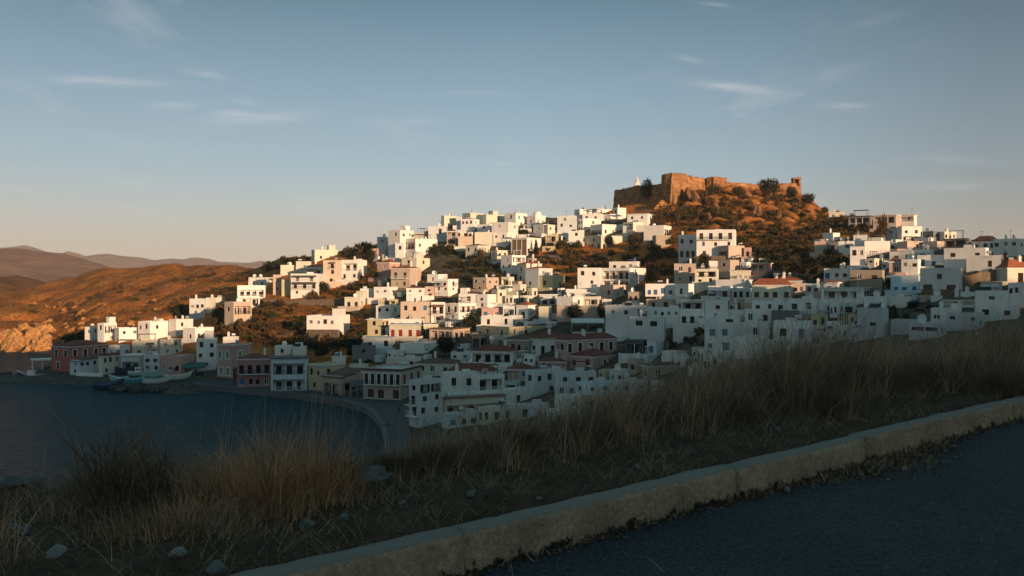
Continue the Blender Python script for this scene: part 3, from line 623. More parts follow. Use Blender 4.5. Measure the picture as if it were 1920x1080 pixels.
def build_plants():
    plant_lib()
    patch([(1228,402),(1268,380),(1330,366),(1420,366),(1500,372),(1560,408),(1610,432),(1530,470),(1470,515),(1415,480),(1392,432),(1262,432)], 230, 16, ['dry','dry','olive','olive'], "brown scrub bush on the rocky slope between the fort wall and the houses", "scrub bushes on the fort hill")
    patch([(1280,432),(1390,425),(1500,400),(1570,415),(1600,432),(1530,470),(1470,512),(1415,480),(1392,440)], 60, 19, ['dark','olive','dark'], "dark shrub on the lower slope of the fort hill", "dark shrubs on the lower fort hill")
    patch([(812,470),(850,455),(905,490),(945,515),(925,530),(880,535),(815,520)], 46, 22, ['dark','olive','dark'], "dark bush on the steep bank in the middle of the white town", "bushes on the steep town bank")
    patch([(405,600),(480,565),(575,572),(578,630),(660,640),(680,660),(560,655),(400,640)], 75, 21, ['dry','dry','olive','dry','dark'], "brown bush on the scrub bank around the lone house with four windows", "bushes on the scrub bank")
    patch([(560,640),(690,625),(695,690),(600,668),(480,655)], 44, 26, ['dark','dark','olive'], "dark bush in the shaded bank behind the quay houses", "dark bushes behind the quay houses")
    patch([(600,535),(690,515),(705,540),(690,560),(640,570),(560,566),(545,556)], 34, 20, ['dry','olive','dark'], "bush below the left shoulder houses and above the stone wall", "bushes above the stone wall")
    patch([(1005,480),(1060,456),(1110,470),(1160,478),(1260,445),(1268,500),(1250,540),(1190,500),(1080,505),(1060,530)], 80, 22, ['dark','olive','dry','dark'], "dark bush on the rock terrace under the row of dark doors", "bushes on the rock terrace")
    patch([(1385,450),(1470,495),(1560,470),(1590,500),(1590,520),(1500,530),(1450,520),(1400,500)], 46, 24, ['olive','dark','dry'], "bush at the foot of the fort hill behind the cream mansion", "bushes at the foot of the fort hill")
    patch([(1545,465),(1592,470),(1598,500),(1550,500)], 14, 24, ['dark'], "dark green bush under the white saddle houses on the right", "dark bushes below the saddle houses")
    patch([(1246,610),(1320,605),(1320,650),(1250,655)], 20, 24, ['dark','dark','olive'], "black green bush in the garden left of the teal shuttered house", "garden bushes by the teal shutters")
    patch([(1550,412),(1600,408),(1650,425),(1660,450),(1600,440)], 34, 17, ['olive','dry','dark'], "bush on the saddle under the right hilltop houses", "bushes on the right saddle")
    patch([(1665,575),(1770,568),(1770,592),(1668,606)], 18, 22, ['dark'], "dark bush in the hollow on the shaded right slope", "bushes in the dark hollow")
    patch([(395,590),(445,570),(425,630),(380,640)], 18, 22, ['dry','olive'], "brown bush left of the house on the stone base", "bushes beside the stone base house")
    patch([(105,640),(160,625),(165,650),(120,655)], 14, 24, ['dark'], "dark bush on the shore behind the salmon villa", "dark shore bushes behind the villa")
    patch([(640,476),(705,462),(706,488),(645,490)], 20, 24, ['dry','olive','dark'], "bush on the skyline between the lone cream cube and the tower house", "skyline bushes on the left shoulder")
    patch([(490,497),(575,482),(575,498),(500,515)], 16, 22, ['dark'], "dark bush behind the left shoulder houses", "dark bushes behind the left shoulder")
    patch([(330,580),(356,572),(356,592),(332,600)], 8, 22, ['dark','olive'], "dark bush left of the grey headland house", "bushes by the grey headland house")
    patch([(1812,495),(1885,480),(1885,510),(1815,520)], 14, 13, ['dark'], "plant growing along the white wall on the right slope", "plants along the white wall")
    patch([(0,600),(90,560),(330,520),(470,500),(480,530),(400,556),(330,590),(150,625),(60,640)], 55, 13, ['dry','olive','dry'], "low brown bush scattered over the bare headland", "low bushes on the headland")
    for a in [
        (833,672,52,46,'tree_dark',"round dark tree standing among the flat roofs behind the quay mansion"),
        (1080,603,40,34,'tree_dark',"dark tree in front of the blank pinkish terrace house"),
        (1128,602,26,34,'tree_dark',"dark tree at the right end of the white canopy"),
        (1072,663,32,28,'tree_dark',"small round tree in front of the red roofed white house"),
        (697,505,26,40,'tree_dark',"dark tree right of the brown top balcony house"),
        (700,530,26,30,'tree_olive',"olive tree below the pink house with a red hipped roof"),
        (983,442,34,12,'tree_dark',"clipped dark green hedge tree by the plain white cube"),
        (1143,464,22,24,'tree_dark',"small umbrella shaped tree before the row of dark doors"),
        (903,492,22,28,'tree_olive',"green tree in front of the cream two storey house"),
        (884,616,46,32,'tree_dark',"dark tree group below the terraced balconies by the curved cafe"),
        (792,634,10,34,'cypress',"thin dark cypress by the red shuttered house"),
        (1005,478,14,30,'cypress',"thin dark cypress at the garage door house"),
        (1413,632,20,22,'tree_dark',"little dark tree right of the teal shuttered house"),
        (1787,543,24,26,'tree_dark',"small palm-like dark tree by the square black opening"),
        (1213,378,32,44,'tree_dark',"dark tree leaning on the shaded fort wall"),
        (1441,372,54,38,'tree_dark',"broad dark umbrella shaped tree before the fort wall"),
        (1484,376,32,28,'tree_dark',"round dark bush tree under the fort turret"),
        (1515,388,34,26,'tree_dark',"round dark bush tree at the right end of the fort"),
        (1340,368,40,22,'tree_olive',"olive bush tree under the second bastion"),
        (1385,372,36,22,'tree_olive',"olive bush tree in the middle of the fort wall"),
        (1546,403,22,16,'tree_olive',"pale thin bush tree right of the fort hill"),
        (1885,520,18,50,'tree_dark',"dark tree left of the orange roof at the right edge"),
        (1655,455,24,50,'tree_olive',"brownish tree under the tan hilltop house"),
        (1320,500,34,26,'tree_dark',"dark tree below the bright two storey house"),
        (1190,470,36,36,'tree_olive',"brown leaved tree below the dark loggia"),
        (1222,535,30,30,'tree_olive',"brown tree right of the stacked dark balconies"),
        (605,550,40,22,'tree_dark',"dark spreading tree under the blue railed balconies"),
        (1670,545,40,24,'tree_dark',"black tree in the shaded lane before the pale blue house"),
        (330,705,18,20,'tree_dark',"small dark tree at the corner of the low pink house"),
    ]: tree(*a)
    finish_shrubs()
    # low tufted scrub covering the wild slopes: nobody could count it
    r = np.random.default_rng(8); N_ = 9000; P_ = []; 
    regs = [([(-60,600),(0,556),(100,532),(200,512),(330,497),(470,498),(490,530),(440,560),(330,590),(250,600),(150,628),(60,648),(-60,650)], 1300, .34), ([(1228,400),(1262,372),(1330,358),(1420,360),(1500,370),(1560,405),(1610,432),(1590,500),(1470,520),(1400,480),(1390,432),(1262,432)], 3300, .42), ([(400,600),(480,568),(575,572),(690,560),(690,660),(560,655),(400,640)], 900, .5)]
    Vs = []
    for poly, n, size in regs:
        xs = [p_[0] for p_ in poly]; ys = [p_[1] for p_ in poly]; k = 0
        while k < n:
            x, y = prs.uniform(min(xs), max(xs)), prs.uniform(min(ys), max(ys))
            if not inside(x, y, poly) or mnoise.noise((x * .03, y * .07, 2)) + .35 * prs.random() < -.12: k += .15; continue
            Yc = hit(x, y, 250.0); t = (x - CX) / FOC; m_ = 18; c = np.array((t * Yc, Yc, TZ(t, Yc))); s_ = size * prs.uniform(.5, 1.6)
            V, _ = leaf_cloud(m_, [((0, 0, .2), (1, 1, .55))], .42, r); Vs.append(V * s_ + c); k += 1
    V = np.concatenate(Vs); F_ = np.arange(len(V)).reshape(-1, 4); tag(np_obj('wild_scrub', V, F_, [M['leaf_dry'], M['leaf_olive']], mi=(np.arange(len(F_)) // 18 * 7919 % 7 < 1).astype(int)), kind='stuff')

# ------------------------------------------------------------------ rocks
M['rock_pale'] = mat('pale_rock', (0.60, 0.33, 0.13), rough=.95, col2=(0.26, 0.11, 0.04), scale=.6, bump=.6, bscale=1.5, spec=.1)
M['rock_dark'] = mat('dark_rock', (0.12, 0.10, 0.085), rough=.95, col2=(0.05, 0.045, 0.04), scale=.8, bump=.6, bscale=2, spec=.1)
M['rock_brown'] = mat('brown_rock', (0.26, 0.145, 0.075), rough=.95, col2=(0.10, 0.052, 0.028), scale=.5, bump=.7, bscale=1.2, spec=.1)
M['stone_near'] = mat('near_stone', (0.16, 0.165, 0.165), rough=.9, col2=(0.08, 0.08, 0.08), scale=9, bump=.35, bscale=22, spec=.15)
M['stone_white'] = mat('white_stone', (0.17, 0.17, 0.16), rough=.9, col2=(0.2, 0.2, 0.19), scale=9, bump=.35, bscale=25, spec=.15)
_ico = {}
def rock_mesh(seed, mt, rough=.35, sub=3):
    import bmesh
    bm = bmesh.new(); bmesh.ops.create_icosphere(bm, subdivisions=sub, radius=1)
    for v in bm.verts:
        p = v.co.copy(); k = 1 + rough * mnoise.fractal(p * 1.1 + Vector((seed * 3.7, 0, 0)), 1, 2, 4)
        q = p * k
        for j in range(5):   # chop flat facets
            n = Vector((math.sin(seed + j * 2.1), math.cos(seed * 1.7 + j * 1.3), math.sin(j * 3.3 + seed * .7))).normalized(); dd = q.dot(n) - .72
            if dd > 0: q -= n * dd * .85
        v.co = q
    me = D.meshes.new('rock'); bm.to_mesh(me); bm.free(); me.materials.append(M[mt]); return me
def rock(name, loc, size, mesh, label, group=None, rz=0.0, cat='rock'):
    o = D.objects.new(name, mesh); o.location = loc; o.scale = size; o.rotation_euler.z = rz; return tag(link(o), label, cat, group)
def rocks_at(pts, meshes, label, group, squash=.7, sink=.25):
    for (px, py, w) in pts:
        Y = hit(px, py); t = (px - CX) / FOC; s = w / FOC * Y * .5
        rock('rock', (t * Y, Y, TZ(t, Y) - s * sink), (s, s * .9, s * squash * prs.uniform(.8, 1.3)), prs.choice(meshes), label, group, prs.uniform(0, 6))
def build_rocks():
    pale = [rock_mesh(i, 'rock_pale', .95, 4) for i in (1, 2, 3)]; dk = [rock_mesh(i, 'rock_dark', .5) for i in (4, 5, 6)]; br = [rock_mesh(i, 'rock_brown', .85, 4) for i in (7, 8, 9)]
    rocks_at([(prs.uniform(-40, 92), prs.uniform(612, 652), prs.uniform(18, 44)) for _ in range(30)], pale, "pale sunlit cliff rock above the water at the far left", "pale cliff rocks at the water", .9)
    rocks_at([(prs.uniform(60, 330), prs.uniform(560, 625), prs.uniform(5, 13)) for _ in range(40)], pale, "small pale boulder on the brown headland slope", "pale boulders on the headland")
    rocks_at([(1275,366,26),(1290,372,28),(1306,380,24),(1342,394,20),(1420,406,24),(1330,412,18),(1458,410,20),(1385,427,16)], br, "brown rock outcrop in the crag under the fort", "rock outcrops of the fort crag", 1.25)
    rocks_at([(1240,384,26)], pale, "small pale sunlit rock at the corner of the shaded fort wall", None, .9)
    rocks_at([(1465,512,90),(1500,518,70),(1530,524,50)], dk, "grey rock slab behind the cream mansion", "grey rock slabs behind the mansion", .35)
    rocks_at([(560,612,30),(545,628,26),(600,640,26)], br, "brown rock showing through the scrub bank", "rocks in the scrub bank", .8)
    rocks_at([(1040,480,60),(1080,478,60),(1120,482,50)], dk, "flat bare rock of the terrace under the row of dark doors", "flat rocks of the terrace", .3)
    # breakwater and spit stones at the waterline
    for x0, x1, y0, y1, n, lab, grp in ((206, 395, 722, 733, 46, "dark boulder of the breakwater under the beached boats", "breakwater boulders"), (0, 120, 700, 711, 30, "dark shore stone at the tip of the spit", "spit shore stones"), (120, 215, 705, 716, 16, "dark waterline stone below the salmon villa", "waterline stones by the villa")):
        for _ in range(n):
            px = prs.uniform(x0, x1); py = prs.uniform(y0, y1) - (8 if px > 300 and x0 == 206 else 0) * ((px - 300) / 95 if px > 300 else 0)
            Y = 27.4 * FOC / (py - HY); s = prs.uniform(.6, 1.5); rock('rock', ((px - CX) / FOC * Y, Y, prs.uniform(.1, .6)), (s * 1.2, s, s * .8), prs.choice(dk), lab, grp, prs.uniform(0, 6))

# ------------------------------------------------------------------ fort
def build_fort():
    m = D.materials.new('fort_stone'); m.use_nodes = True; nt = m.node_tree; N = nt.nodes; L = nt.links; b = N['Principled BSDF']; b.inputs['Roughness'].default_value = .95; b.inputs['Specular IOR Level'].default_value = .1
    geo = N.new('ShaderNodeNewGeometry'); mp = N.new('ShaderNodeMapping'); mp.inputs['Scale'].default_value = (1, 1, 1.7); L.new(geo.outputs['Position'], mp.inputs['Vector'])
    vo = N.new('ShaderNodeTexVoronoi'); vo.inputs['Scale'].default_value = 1.0; L.new(mp.outputs['Vector'], vo.inputs['Vector'])
    rp = N.new('ShaderNodeValToRGB'); rp.color_ramp.elements[0].color = (.21, .095, .040, 1); rp.color_ramp.elements[1].color = (.43, .225, .105, 1)
    sp = N.new('ShaderNodeSeparateColor'); L.new(vo.outputs['Color'], sp.inputs[0]); L.new(sp.outputs[0], rp.inputs['Fac'])
    no = N.new('ShaderNodeTexNoise'); no.inputs['Scale'].default_value = .25; no.inputs['Detail'].default_value = 8; L.new(geo.outputs['Position'], no.inputs['Vector'])
    mr = N.new('ShaderNodeMapRange'); mr.inputs['From Min'].default_value = .3; mr.inputs['From Max'].default_value = .7; mr.inputs['To Min'].default_value = .6; mr.inputs['To Max'].default_value = 1.25; L.new(no.outputs['Fac'], mr.inputs['Value'])
    hs = N.new('ShaderNodeHueSaturation'); L.new(rp.outputs['Color'], hs.inputs['Color']); L.new(mr.outputs['Result'], hs.inputs['Value']); L.new(hs.outputs['Color'], b.inputs['Base Color'])
    bp = N.new('ShaderNodeBump'); bp.inputs['Strength'].default_value = .8; bp.inputs['Distance'].default_value = .3; L.new(vo.outputs['Distance'], bp.inputs['Height']); L.new(bp.outputs['Normal'], b.inputs['Normal'])
    root = empty('fortress', at(1300, 370, 390)); tag(root, "ruined brown stone fortress with a high bastion crowning the hill", 'fortress')
    O = root.location
    def run(name, pts, thick=3.5, batter=.09, seed=0):
        """pts: (px, top row, base row, distance); a masonry wall with a broken top, leaning back"""
        cols = []
        for i in range(len(pts) - 1):
            A, B = pts[i], pts[i + 1]; a, b_ = at(A[0], A[1], A[3]), at(B[0], B[1], B[3]); n = max(1, int((b_ - a).xy.length / 1.0))
            za, zb = at(A[0], A[2], A[3]).z, at(B[0], B[2], B[3]).z
            for k in range(n + (i == len(pts) - 2)):
                f = k / n; cols.append((a.lerp(b_, f), za + (zb - za) * f - 6))
        V = []; NV = 12; nc = len(cols)
        for i, (p, zb) in enumerate(cols):
            q0, q1 = cols[max(0, i - 1)][0], cols[min(nc - 1, i + 1)][0]; t = (q1 - q0); t.z = 0; t.normalize(); nrm = Vector((t.y, -t.x, 0))
            zt = p.z + .55 * mnoise.noise((i * .35, seed, 0)) + .35 * mnoise.noise((i * 1.1, seed, 3)) - .1
            for j in range(NV):
                f = j / (NV - 1); z = zb + (zt - zb) * f; o = nrm * ((zt - z) * batter + .18 * mnoise.noise((p.x * .5, p.y * .5, z * .5)))
                V.append((p.x + o.x, p.y + o.y, z))
            bk = p - nrm * thick; V.append((bk.x, bk.y, zt - .2)); V.append((bk.x, bk.y, zb))
        V = np.array(V) - np.array(O); nv = NV + 2
        o = np_obj(name, V, grid_faces(nc, nv), m, parent=root)
        q = MB()
        for e in (0, nc - 1):
            q.poly([tuple(V[e * nv + j]) for j in (range(nv) if e else reversed(range(nv)))])
        q.build(name, m, root)
        return o
    run('curtain_wall', [(1152, 357, 396, 430), (1175, 352, 396, 421), (1195, 347, 396, 412), (1207, 349, 394, 408), (1226, 346, 390, 402), (1242, 344, 388, 397)], seed=1)
    run('bastion', [(1240.5, 327, 382, 399), (1250, 325.5, 380, 392), (1260, 323.5, 378, 386)], batter=.07, seed=2)
    run('bastion', [(1260, 323.5, 378, 386.2), (1286, 325.5, 366, 394), (1290, 328.5, 366, 395), (1306, 331, 364, 400), (1326, 334.5, 364, 407)], batter=.07, seed=3)
    run('bastion', [(1326, 335, 364, 407.5), (1329, 337, 364, 412), (1338, 331, 364, 402)], batter=.05, seed=4)
    run('bastion', [(1338, 331, 364, 402.2), (1350, 331, 364, 407), (1363, 334, 364, 413)], batter=.05, seed=5)
    run('curtain_wall', [(1363, 340, 364, 413.3), (1380, 342, 364, 414), (1400, 343, 364, 415), (1420, 344.5, 366, 416), (1445, 346, 368, 417), (1470, 342.5, 370, 418), (1488, 343, 372, 419), (1500, 343, 374, 421)], seed=6)
    run('curtain_wall', [(1500, 343, 374, 421.2), (1501.5, 350, 374, 426), (1503, 362, 374, 432)], batter=.05, seed=7)
    q = MB(); c = at(1492.5, 344, 421) - O; w = 1.7; zt = at(1492, 334.5, 421).z - O.z
    for (x0, x1, y0, y1) in ((-w, -w + .7, -w, w), (w - .9, w, -w, w), (-w + .7, w - .9, w - .6, w)): q.box(c.x + x0, c.x + x1, c.y + y0, c.y + y1, c.z - 1.2, zt - .5)
    q.box(c.x - w - .1, c.x + w * .3, c.y - w - .1, c.y + w + .1, zt - .497, zt + .1); q.box(c.x + w * .3, c.x + w + .1, c.y - w, c.y + w, zt - .496, zt + .5)
    q.build('turret', m, root)
    # church spire showing over the wall
    b = at(1195, 348, 425); s = empty('church_spire', b); tag(s, "slim white church spire showing above the shaded fort wall", 'spire')
    q = MB(); q.box(-1.0, 1.0, -1.0, 1.0, -5, 1.2); q.box(-1.2, 1.2, -1.2, 1.2, 1.203, 1.4); q.build('belfry', M['w'], s)
    q = MB(); q.cyl((0, 0, 1.41), 1.0, 2.9, 8, r2=.08); q.build('steeple', M['c'], s)
    q = MB(); q.box(-.05, .05, -.05, .05, 4.31, 5.0); q.box(-.22, .22, -.05, .05, 4.62, 4.72); q.build('cross', M['iron'], s)

# ------------------------------------------------------------------ walls and quay
M['quay'] = mat('quay_concrete', (0.060, 0.070, 0.085), rough=.85, col2=(.04, .048, .058), scale=.4, bump=.2, bscale=3)
M['quay_edge'] = mat('quay_edge_stone', (0.15, 0.15, 0.15), rough=.9, col2=(.08, .08, .08), scale=.8)
def stone_wall(label, pts, thick=.6, mt='rubble'):
    q = MB()
    for (a, b_) in zip(pts[:-1], pts[1:]):
        A, B = ground(a[0], a[2]), ground(b_[0], b_[2]); ta, tb = at(a[0], a[1], A.y).z, at(b_[0], b_[1], B.y).z
        d = (B - A); d.z = 0; d.normalize(); n = Vector((-d.y, d.x, 0)) * thick
        c = [(A.x, A.y), (B.x, B.y), (B.x + n.x, B.y + n.y), (A.x + n.x, A.y + n.y)]; zb = [A.z - 3, B.z - 3, B.z - 3, A.z - 3]; zt = [ta, tb, tb, ta]
        for i in range(4):
            j = (i + 1) % 4; q.poly([(*c[i], zb[i]), (*c[j], zb[j]), (*c[j], zt[j]), (*c[i], zt[i])])
        q.poly([(*c[i], zt[i]) for i in range(4)])
    return tag(q.build('stone_wall', M[mt]), label, 'wall')
def build_walls():
    stone_wall("long stone retaining wall across the scrub bank below the left shoulder", [(494,561,573),(560,562,573),(600,561,573),(646,562,574)])
    stone_wall("rubble wall under the square pink veranda house with pots", [(1447,525,534),(1500,527,536)])
    stone_wall("stone base wall right of the orange pyramid roof", [(1006,572,592),(1044,572,594)])
    stone_wall("curved garden wall sloping up the shaded right slope", [(1803,520,548),(1840,510,540),(1868,505,534)])
    stone_wall("dark stone base under the lone house with four windows", [(574,618,640),(634,618,640)])
    stone_wall("low white wall in front of the salmon villa", [(143,698,705),(192,700,706)], .4, 'w')
    stone_wall("white lane wall below the teal shuttered house", [(1240,668,680),(1300,667,676),(1378,668,676)], .4, 'w')
    stone_wall("rubble wall below the two square black windows", [(1205,636,660),(1250,640,660)])
QZ = 1.3
def qp(px, py): Y = (CZ - QZ) * FOC / (py - HY); return ((px - CX) / FOC * Y, Y)
def build_quay():
    outer = [(726,960),(724,880),(723,840),(721,815),(714,793),(700,774),(681,762),(639,751),(580,742),(528,736),(450,728.5),(380,722),(360,718)]
    o = [qp(*p) for p in outer]; inner = [qp(*p) for p in [(800,960),(774,880),(772,840),(771,815),(770,793),(766,757),(720,744),(650,733),(580,726),(528,718),(450,708),(380,702),(345,708)]]
    q = MB()
    for i in range(len(o) - 1):
        q.poly([(*o[i], QZ), (*o[i+1], QZ), (*inner[i+1], QZ), (*inner[i], QZ)])
    tag(q.build('quay_road', M['quay']), kind='structure')
    q = MB()   # edge kerb and sea wall
    for i in range(len(o) - 1):
        A, B = Vector((*o[i], 0)), Vector((*o[i+1], 0)); d = (B - A).normalized(); n = Vector((d.y, -d.x, 0)); 
        if (Vector((*inner[i], 0)) - A).dot(n) < 0: n = -n
        C1, D1 = A + n * .7, B + n * .7; E, G = A - n * .15, B - n * .15
        for (a, b_, z0, z1, z2, z3) in ((E, G, -3, -3, QZ + .18, QZ + .18),): q.poly([(a.x, a.y, -3), (b_.x, b_.y, -3), (b_.x, b_.y, QZ + .18), (a.x, a.y, QZ + .18)])
        q.poly([(E.x, E.y, QZ + .18), (G.x, G.y, QZ + .18), (D1.x, D1.y, QZ + .18), (C1.x, C1.y, QZ + .18)]); q.poly([(C1.x, C1.y, QZ + .18), (D1.x, D1.y, QZ + .18), (D1.x, D1.y, QZ - .2), (C1.x, C1.y, QZ - .2)])
    tag(q.build('quay_kerb', M['quay_edge']), kind='structure')

# ------------------------------------------------------------------ boats, lamps, person, canopies
def boat(label, px, py, lpx, ang, hull_m, top_m, z=.0, cabin=False, cover=None, hscale=1.0):
    Y = (CZ - z) * FOC / (py - HY); L_ = lpx / FOC * Y; W = L_ * .30; H = L_ * .16 * hscale + .25
    r = empty('boat', ((px - CX) / FOC * Y, Y, z), ang); tag(r, label, 'boat')
    ns, nk = 15, 9; V = []
    for i in range(ns):
        u = i / (ns - 1); x = (u - .5) * L_; hw = W / 2 * (1 - abs(2 * u - 1) ** 2.6 * (1.0 if u > .5 else .55)) + .02; sh = H * (1 + (.95 if u > .5 else .25) * (2 * u - 1) ** 2); keel = H * .75 * max(0, 2 * u - 1) ** 3 + H * .2 * max(0, 1 - 2 * u) ** 3
        for k in range(nk):
            a = (k / (nk - 1) - .5) * math.pi; s_ = math.sin(a); c_ = math.cos(a); zz = keel + (sh - keel) * (1 - max(0.0, c_) ** .75); V.append((x + (.10 * L_ * (zz / H) * max(0, 2 * u - 1) ** 2), hw * math.copysign(abs(s_) ** .8, s_), zz))
    V = np.array(V); np_obj('hull', V, grid_faces(ns, nk), M[hull_m], True, r)
    q = MB()
    for side in (0, nk - 1):   # rubbing strake along each gunwale
        q.tube([tuple(V[i * nk + side] + np.array((0, 0, .03))) for i in range(ns)], [.09] * ns, 5)
    q.build('gunwale', M[top_m], r)
    q = MB()
    for i in range(ns - 1):
        a, b_ = V[i * nk], V[(i + 1) * nk]; c, d = V[(i + 1) * nk + nk - 1], V[i * nk + nk - 1]; dz = -.22 if not cover else .06
        pts = [(p[0], p[1] * .93, p[2] + dz) for p in (a, b_, c, d)]
        if cover:
            m1 = ((a[0]), 0, a[2] + H * .55); m2 = (b_[0], 0, b_[2] + H * .55); q.poly([pts[0], pts[1], m2, m1]); q.poly([m1, m2, pts[2], pts[3]])
        else: q.poly(pts)
    q.build('deck' if not cover else 'cover', M[cover or 'wood_light'], r)
    if cabin:
        q = MB(); q.box(-L_ * .12, L_ * .16, -W * .27, W * .27, H * .7, H * 1.0 + 1.2); q.box(-L_ * .15, L_ * .2, -W * .32, W * .32, H * 1.0 + 1.204, H + 1.34)
        for xx in (-.06, .04): q.box(L_ * xx, L_ * (xx + .07), -W * .27 - .02, -W * .27 - .004, H + .5, H + 1.0, 1)
        q.build('cabin', [M['trim'], M['glass']], r)
    else:
        q = MB(); 
        for xx in (-.2, .12): q.box(L_ * xx, L_ * xx + .25, -W * .4, W * .4, H * .8, H * .8 + .06)
        if not cover: q.build('bench', M['wood_light'], r)
    return r
def build_harbour():
    M['hull_white'] = mat('white_hull', (.62, .66, .64), rough=.45, var=.08, stain=.1); M['hull_teal'] = mat('teal_hull', (.09, .30, .31), rough=.45, var=.1, stain=.1)
    M['hull_pale'] = mat('pale_teal_hull', (.38, .52, .50), rough=.45, var=.08, stain=.1); M['hull_navy'] = mat('navy_hull', (.03, .05, .11), rough=.45, var=.1)
    M['tarp'] = mat('grey_green_tarp', (.22, .30, .28), rough=.8, var=.1); M['tarp_black'] = mat('black_tarp', (.02, .02, .025), rough=.7, var=.1)
    boat("pale teal boat at the left end of the beached row", 225, 717, 30, R(190), 'hull_pale', 'hull_teal', 1.6, cover='hull_pale')
    boat("bright teal boat second in the beached row", 253, 720, 34, R(8), 'hull_teal', 'blue_paint', 1.4, cover='hull_teal')
    boat("long white boat on the breakwater stones in front of the beached row", 291, 720, 44, R(14), 'hull_white', 'hull_pale', 1.4)
    boat("white boat with raised bow beside the green canopy", 331, 713, 42, R(16), 'hull_white', 'trim', 1.6)
    boat("boat under a grey green tarpaulin behind the white beached boat", 284, 709, 34, R(10), 'hull_pale', 'tarp', 1.9, cover='tarp', hscale=1.2)
    boat("boat with a white cabin behind the beached row", 258, 705, 34, R(5), 'hull_pale', 'trim', 1.9, cabin=True)
    boat("boat under a black tarpaulin in front of the boat store", 234, 703, 34, R(12), 'hull_navy', 'tarp_black', 1.9, cover='tarp_black', hscale=1.3)
    boat("dark navy boat moored at the tip of the breakwater", 199, 731, 46, R(10), 'hull_navy', 'blue_paint', -.1, cover='hull_navy')
    boat("white and navy boat with a small wheelhouse moored at the spit", 60, 712, 44, R(176), 'hull_navy', 'trim', -.15, cabin=True)
    boat("small white rowing boat in the middle of the spit mooring", 90, 713, 20, R(4), 'hull_white', 'trim', -.1)
    boat("small pale boat nearest the salmon villa at the spit mooring", 106, 713, 18, R(-6), 'hull_pale', 'trim', -.1)
    # green canopy on posts
    def canopy(label, px, py, wpx, deep, h, mt, Y=None, z=None):
        Y = Y or hit(px, py); p = at(px, py, Y); r = empty('canopy', p, -math.atan2(p.x, p.y)); tag(r, label, 'canopy'); w = wpx / FOC * Y
        q = MB(); q.poly([(-w/2, 0, h), (w/2, 0, h), (w/2, deep, h + .9), (-w/2, deep, h + .9)]); q.poly([(-w/2, 0, h - .25), (w/2, 0, h - .25), (w/2, 0, h), (-w/2, 0, h)]); q.poly([(w/2, 0, h), (w/2, 0, h - .25), (w/2, deep, h + .65), (w/2, deep, h + .9)]); q.poly([(-w/2, 0, h - .25), (-w/2, 0, h), (-w/2, deep, h + .9), (-w/2, deep, h + .65)])
        q.build('cover', M[mt], r)
        for x in (-w/2 + .1, 0, w/2 - .1):
            for y in (.06, deep - .1):
                q = MB(); q.box(x - .05, x + .05, y - .05, y + .05, -1, h - .26 + (y > 1) * .85); q.build('post', M['rail_white'], r)
        return r
    canopy("dark green canopy between the low pink house and the quay", 364, 706, 40, 5, 2.6, 'awn_green')
    canopy("long white canopy over a dark terrace in the middle of the town", 1102, 622, 62, 5, 2.6, 'awn_white')
    canopy("grey canvas canopy left of the quay mansion", 669, 744, 26, 4, 2.5, 'awn_grey', Y=(CZ - QZ) * FOC / (744 - HY))
    # pavilion of white columns
    def pav():
        Y = hit(79, 693); p = at(79, 693, Y); r = empty('pavilion', p, -math.atan2(p.x, p.y)); tag(r, "small white columned pavilion beside the salmon villa", 'pavilion'); w = 5.6; dd = 4.5
        q = MB(); q.box(-w/2 - .3, w/2 + .3, -.3, dd + .3, 2.75, 3.2); q.build('roof', M['w'], r)
        for x in (-w/2, -.1, w/2 - .3):
            for y in (0, dd - .3):
                q = MB(); q.box(x, x + .32, y, y + .32, -.6, 2.747); q.build('column', M['w'], r)
        q = MB(); q.box(-w/2 - .3, w/2 + .3, -.5, dd + .3, -2, .0); q.build('base', M['quay_edge'], r)
    pav()
    for k, (px, py, lab) in enumerate(((553, 733, "closed white parasol in front of the blue taverna"), (566, 735, "closed white parasol near the pale yellow quay house"), (318, 706, "closed white parasol beside the green canopy"))):
        Y = (CZ - QZ) * FOC / (py - HY); r = empty('parasol', ((px - CX) / FOC * Y, Y, QZ)); tag(r, lab, 'parasol')
        q = MB(); q.cyl((0, 0, 0), .035, 2.6, 6); q.build('pole', M['wood'], r); q = MB(); q.cyl((0, 0, .9), .26, 1.0, 8, r2=.16); q.cyl((0, 0, 1.901), .16, .8, 8, r2=.03); q.build('canopy', M['awn_white'], r); q = MB(); q.cyl((0, 0, 0), .3, .08, 10); q.build('base', M['quay_edge'], r)
    for k, (px, py) in enumerate(((582, 737), (588, 737.5), (594, 738), (601, 739), (538, 731), (545, 732))):
        Y = (CZ - QZ) * FOC / (py - HY); r = empty('cafe_table', ((px - CX) / FOC * Y, Y, QZ), k * .7); tag(r, "small blue cafe table on the quay before the taverna and the yellow house", 'table', 'blue cafe tables on the quay')
        q = MB(); q.box(-.4, .4, -.4, .4, .72, .76); q.build('tabletop', M['blue_paint'], r)
        for xx in (-.34, .34):
            for yy in (-.34, .34): q = MB(); q.box(xx - .03, xx + .03, yy - .03, yy + .03, 0, .717); q.build('leg', M['blue_paint'], r)
    # street lamp and sign post on the quay, one person
    x, y = qp(726, 862); r = empty('street_lamp', (x, y, QZ)); tag(r, "street lamp with two arms at the edge of the quay road", 'lamp')
    q = MB(); q.tube([(0, 0, 0), (0, 0, 5.2)], [.06, .04], 8); q.build('pole', M['iron'], r)
    q = MB(); q.tube([(-.75, 0, 5.15), (0, 0, 5.25), (.75, 0, 5.15)], [.04, .05, .04], 6); q.build('arm', M['iron'], r)
    for s in (-1, 1):
        q = MB(); q.box(.45 * s - .25, .45 * s + .25, -.1, .1, 5.19, 5.28); q.build('lamp_head', M['iron'], r)
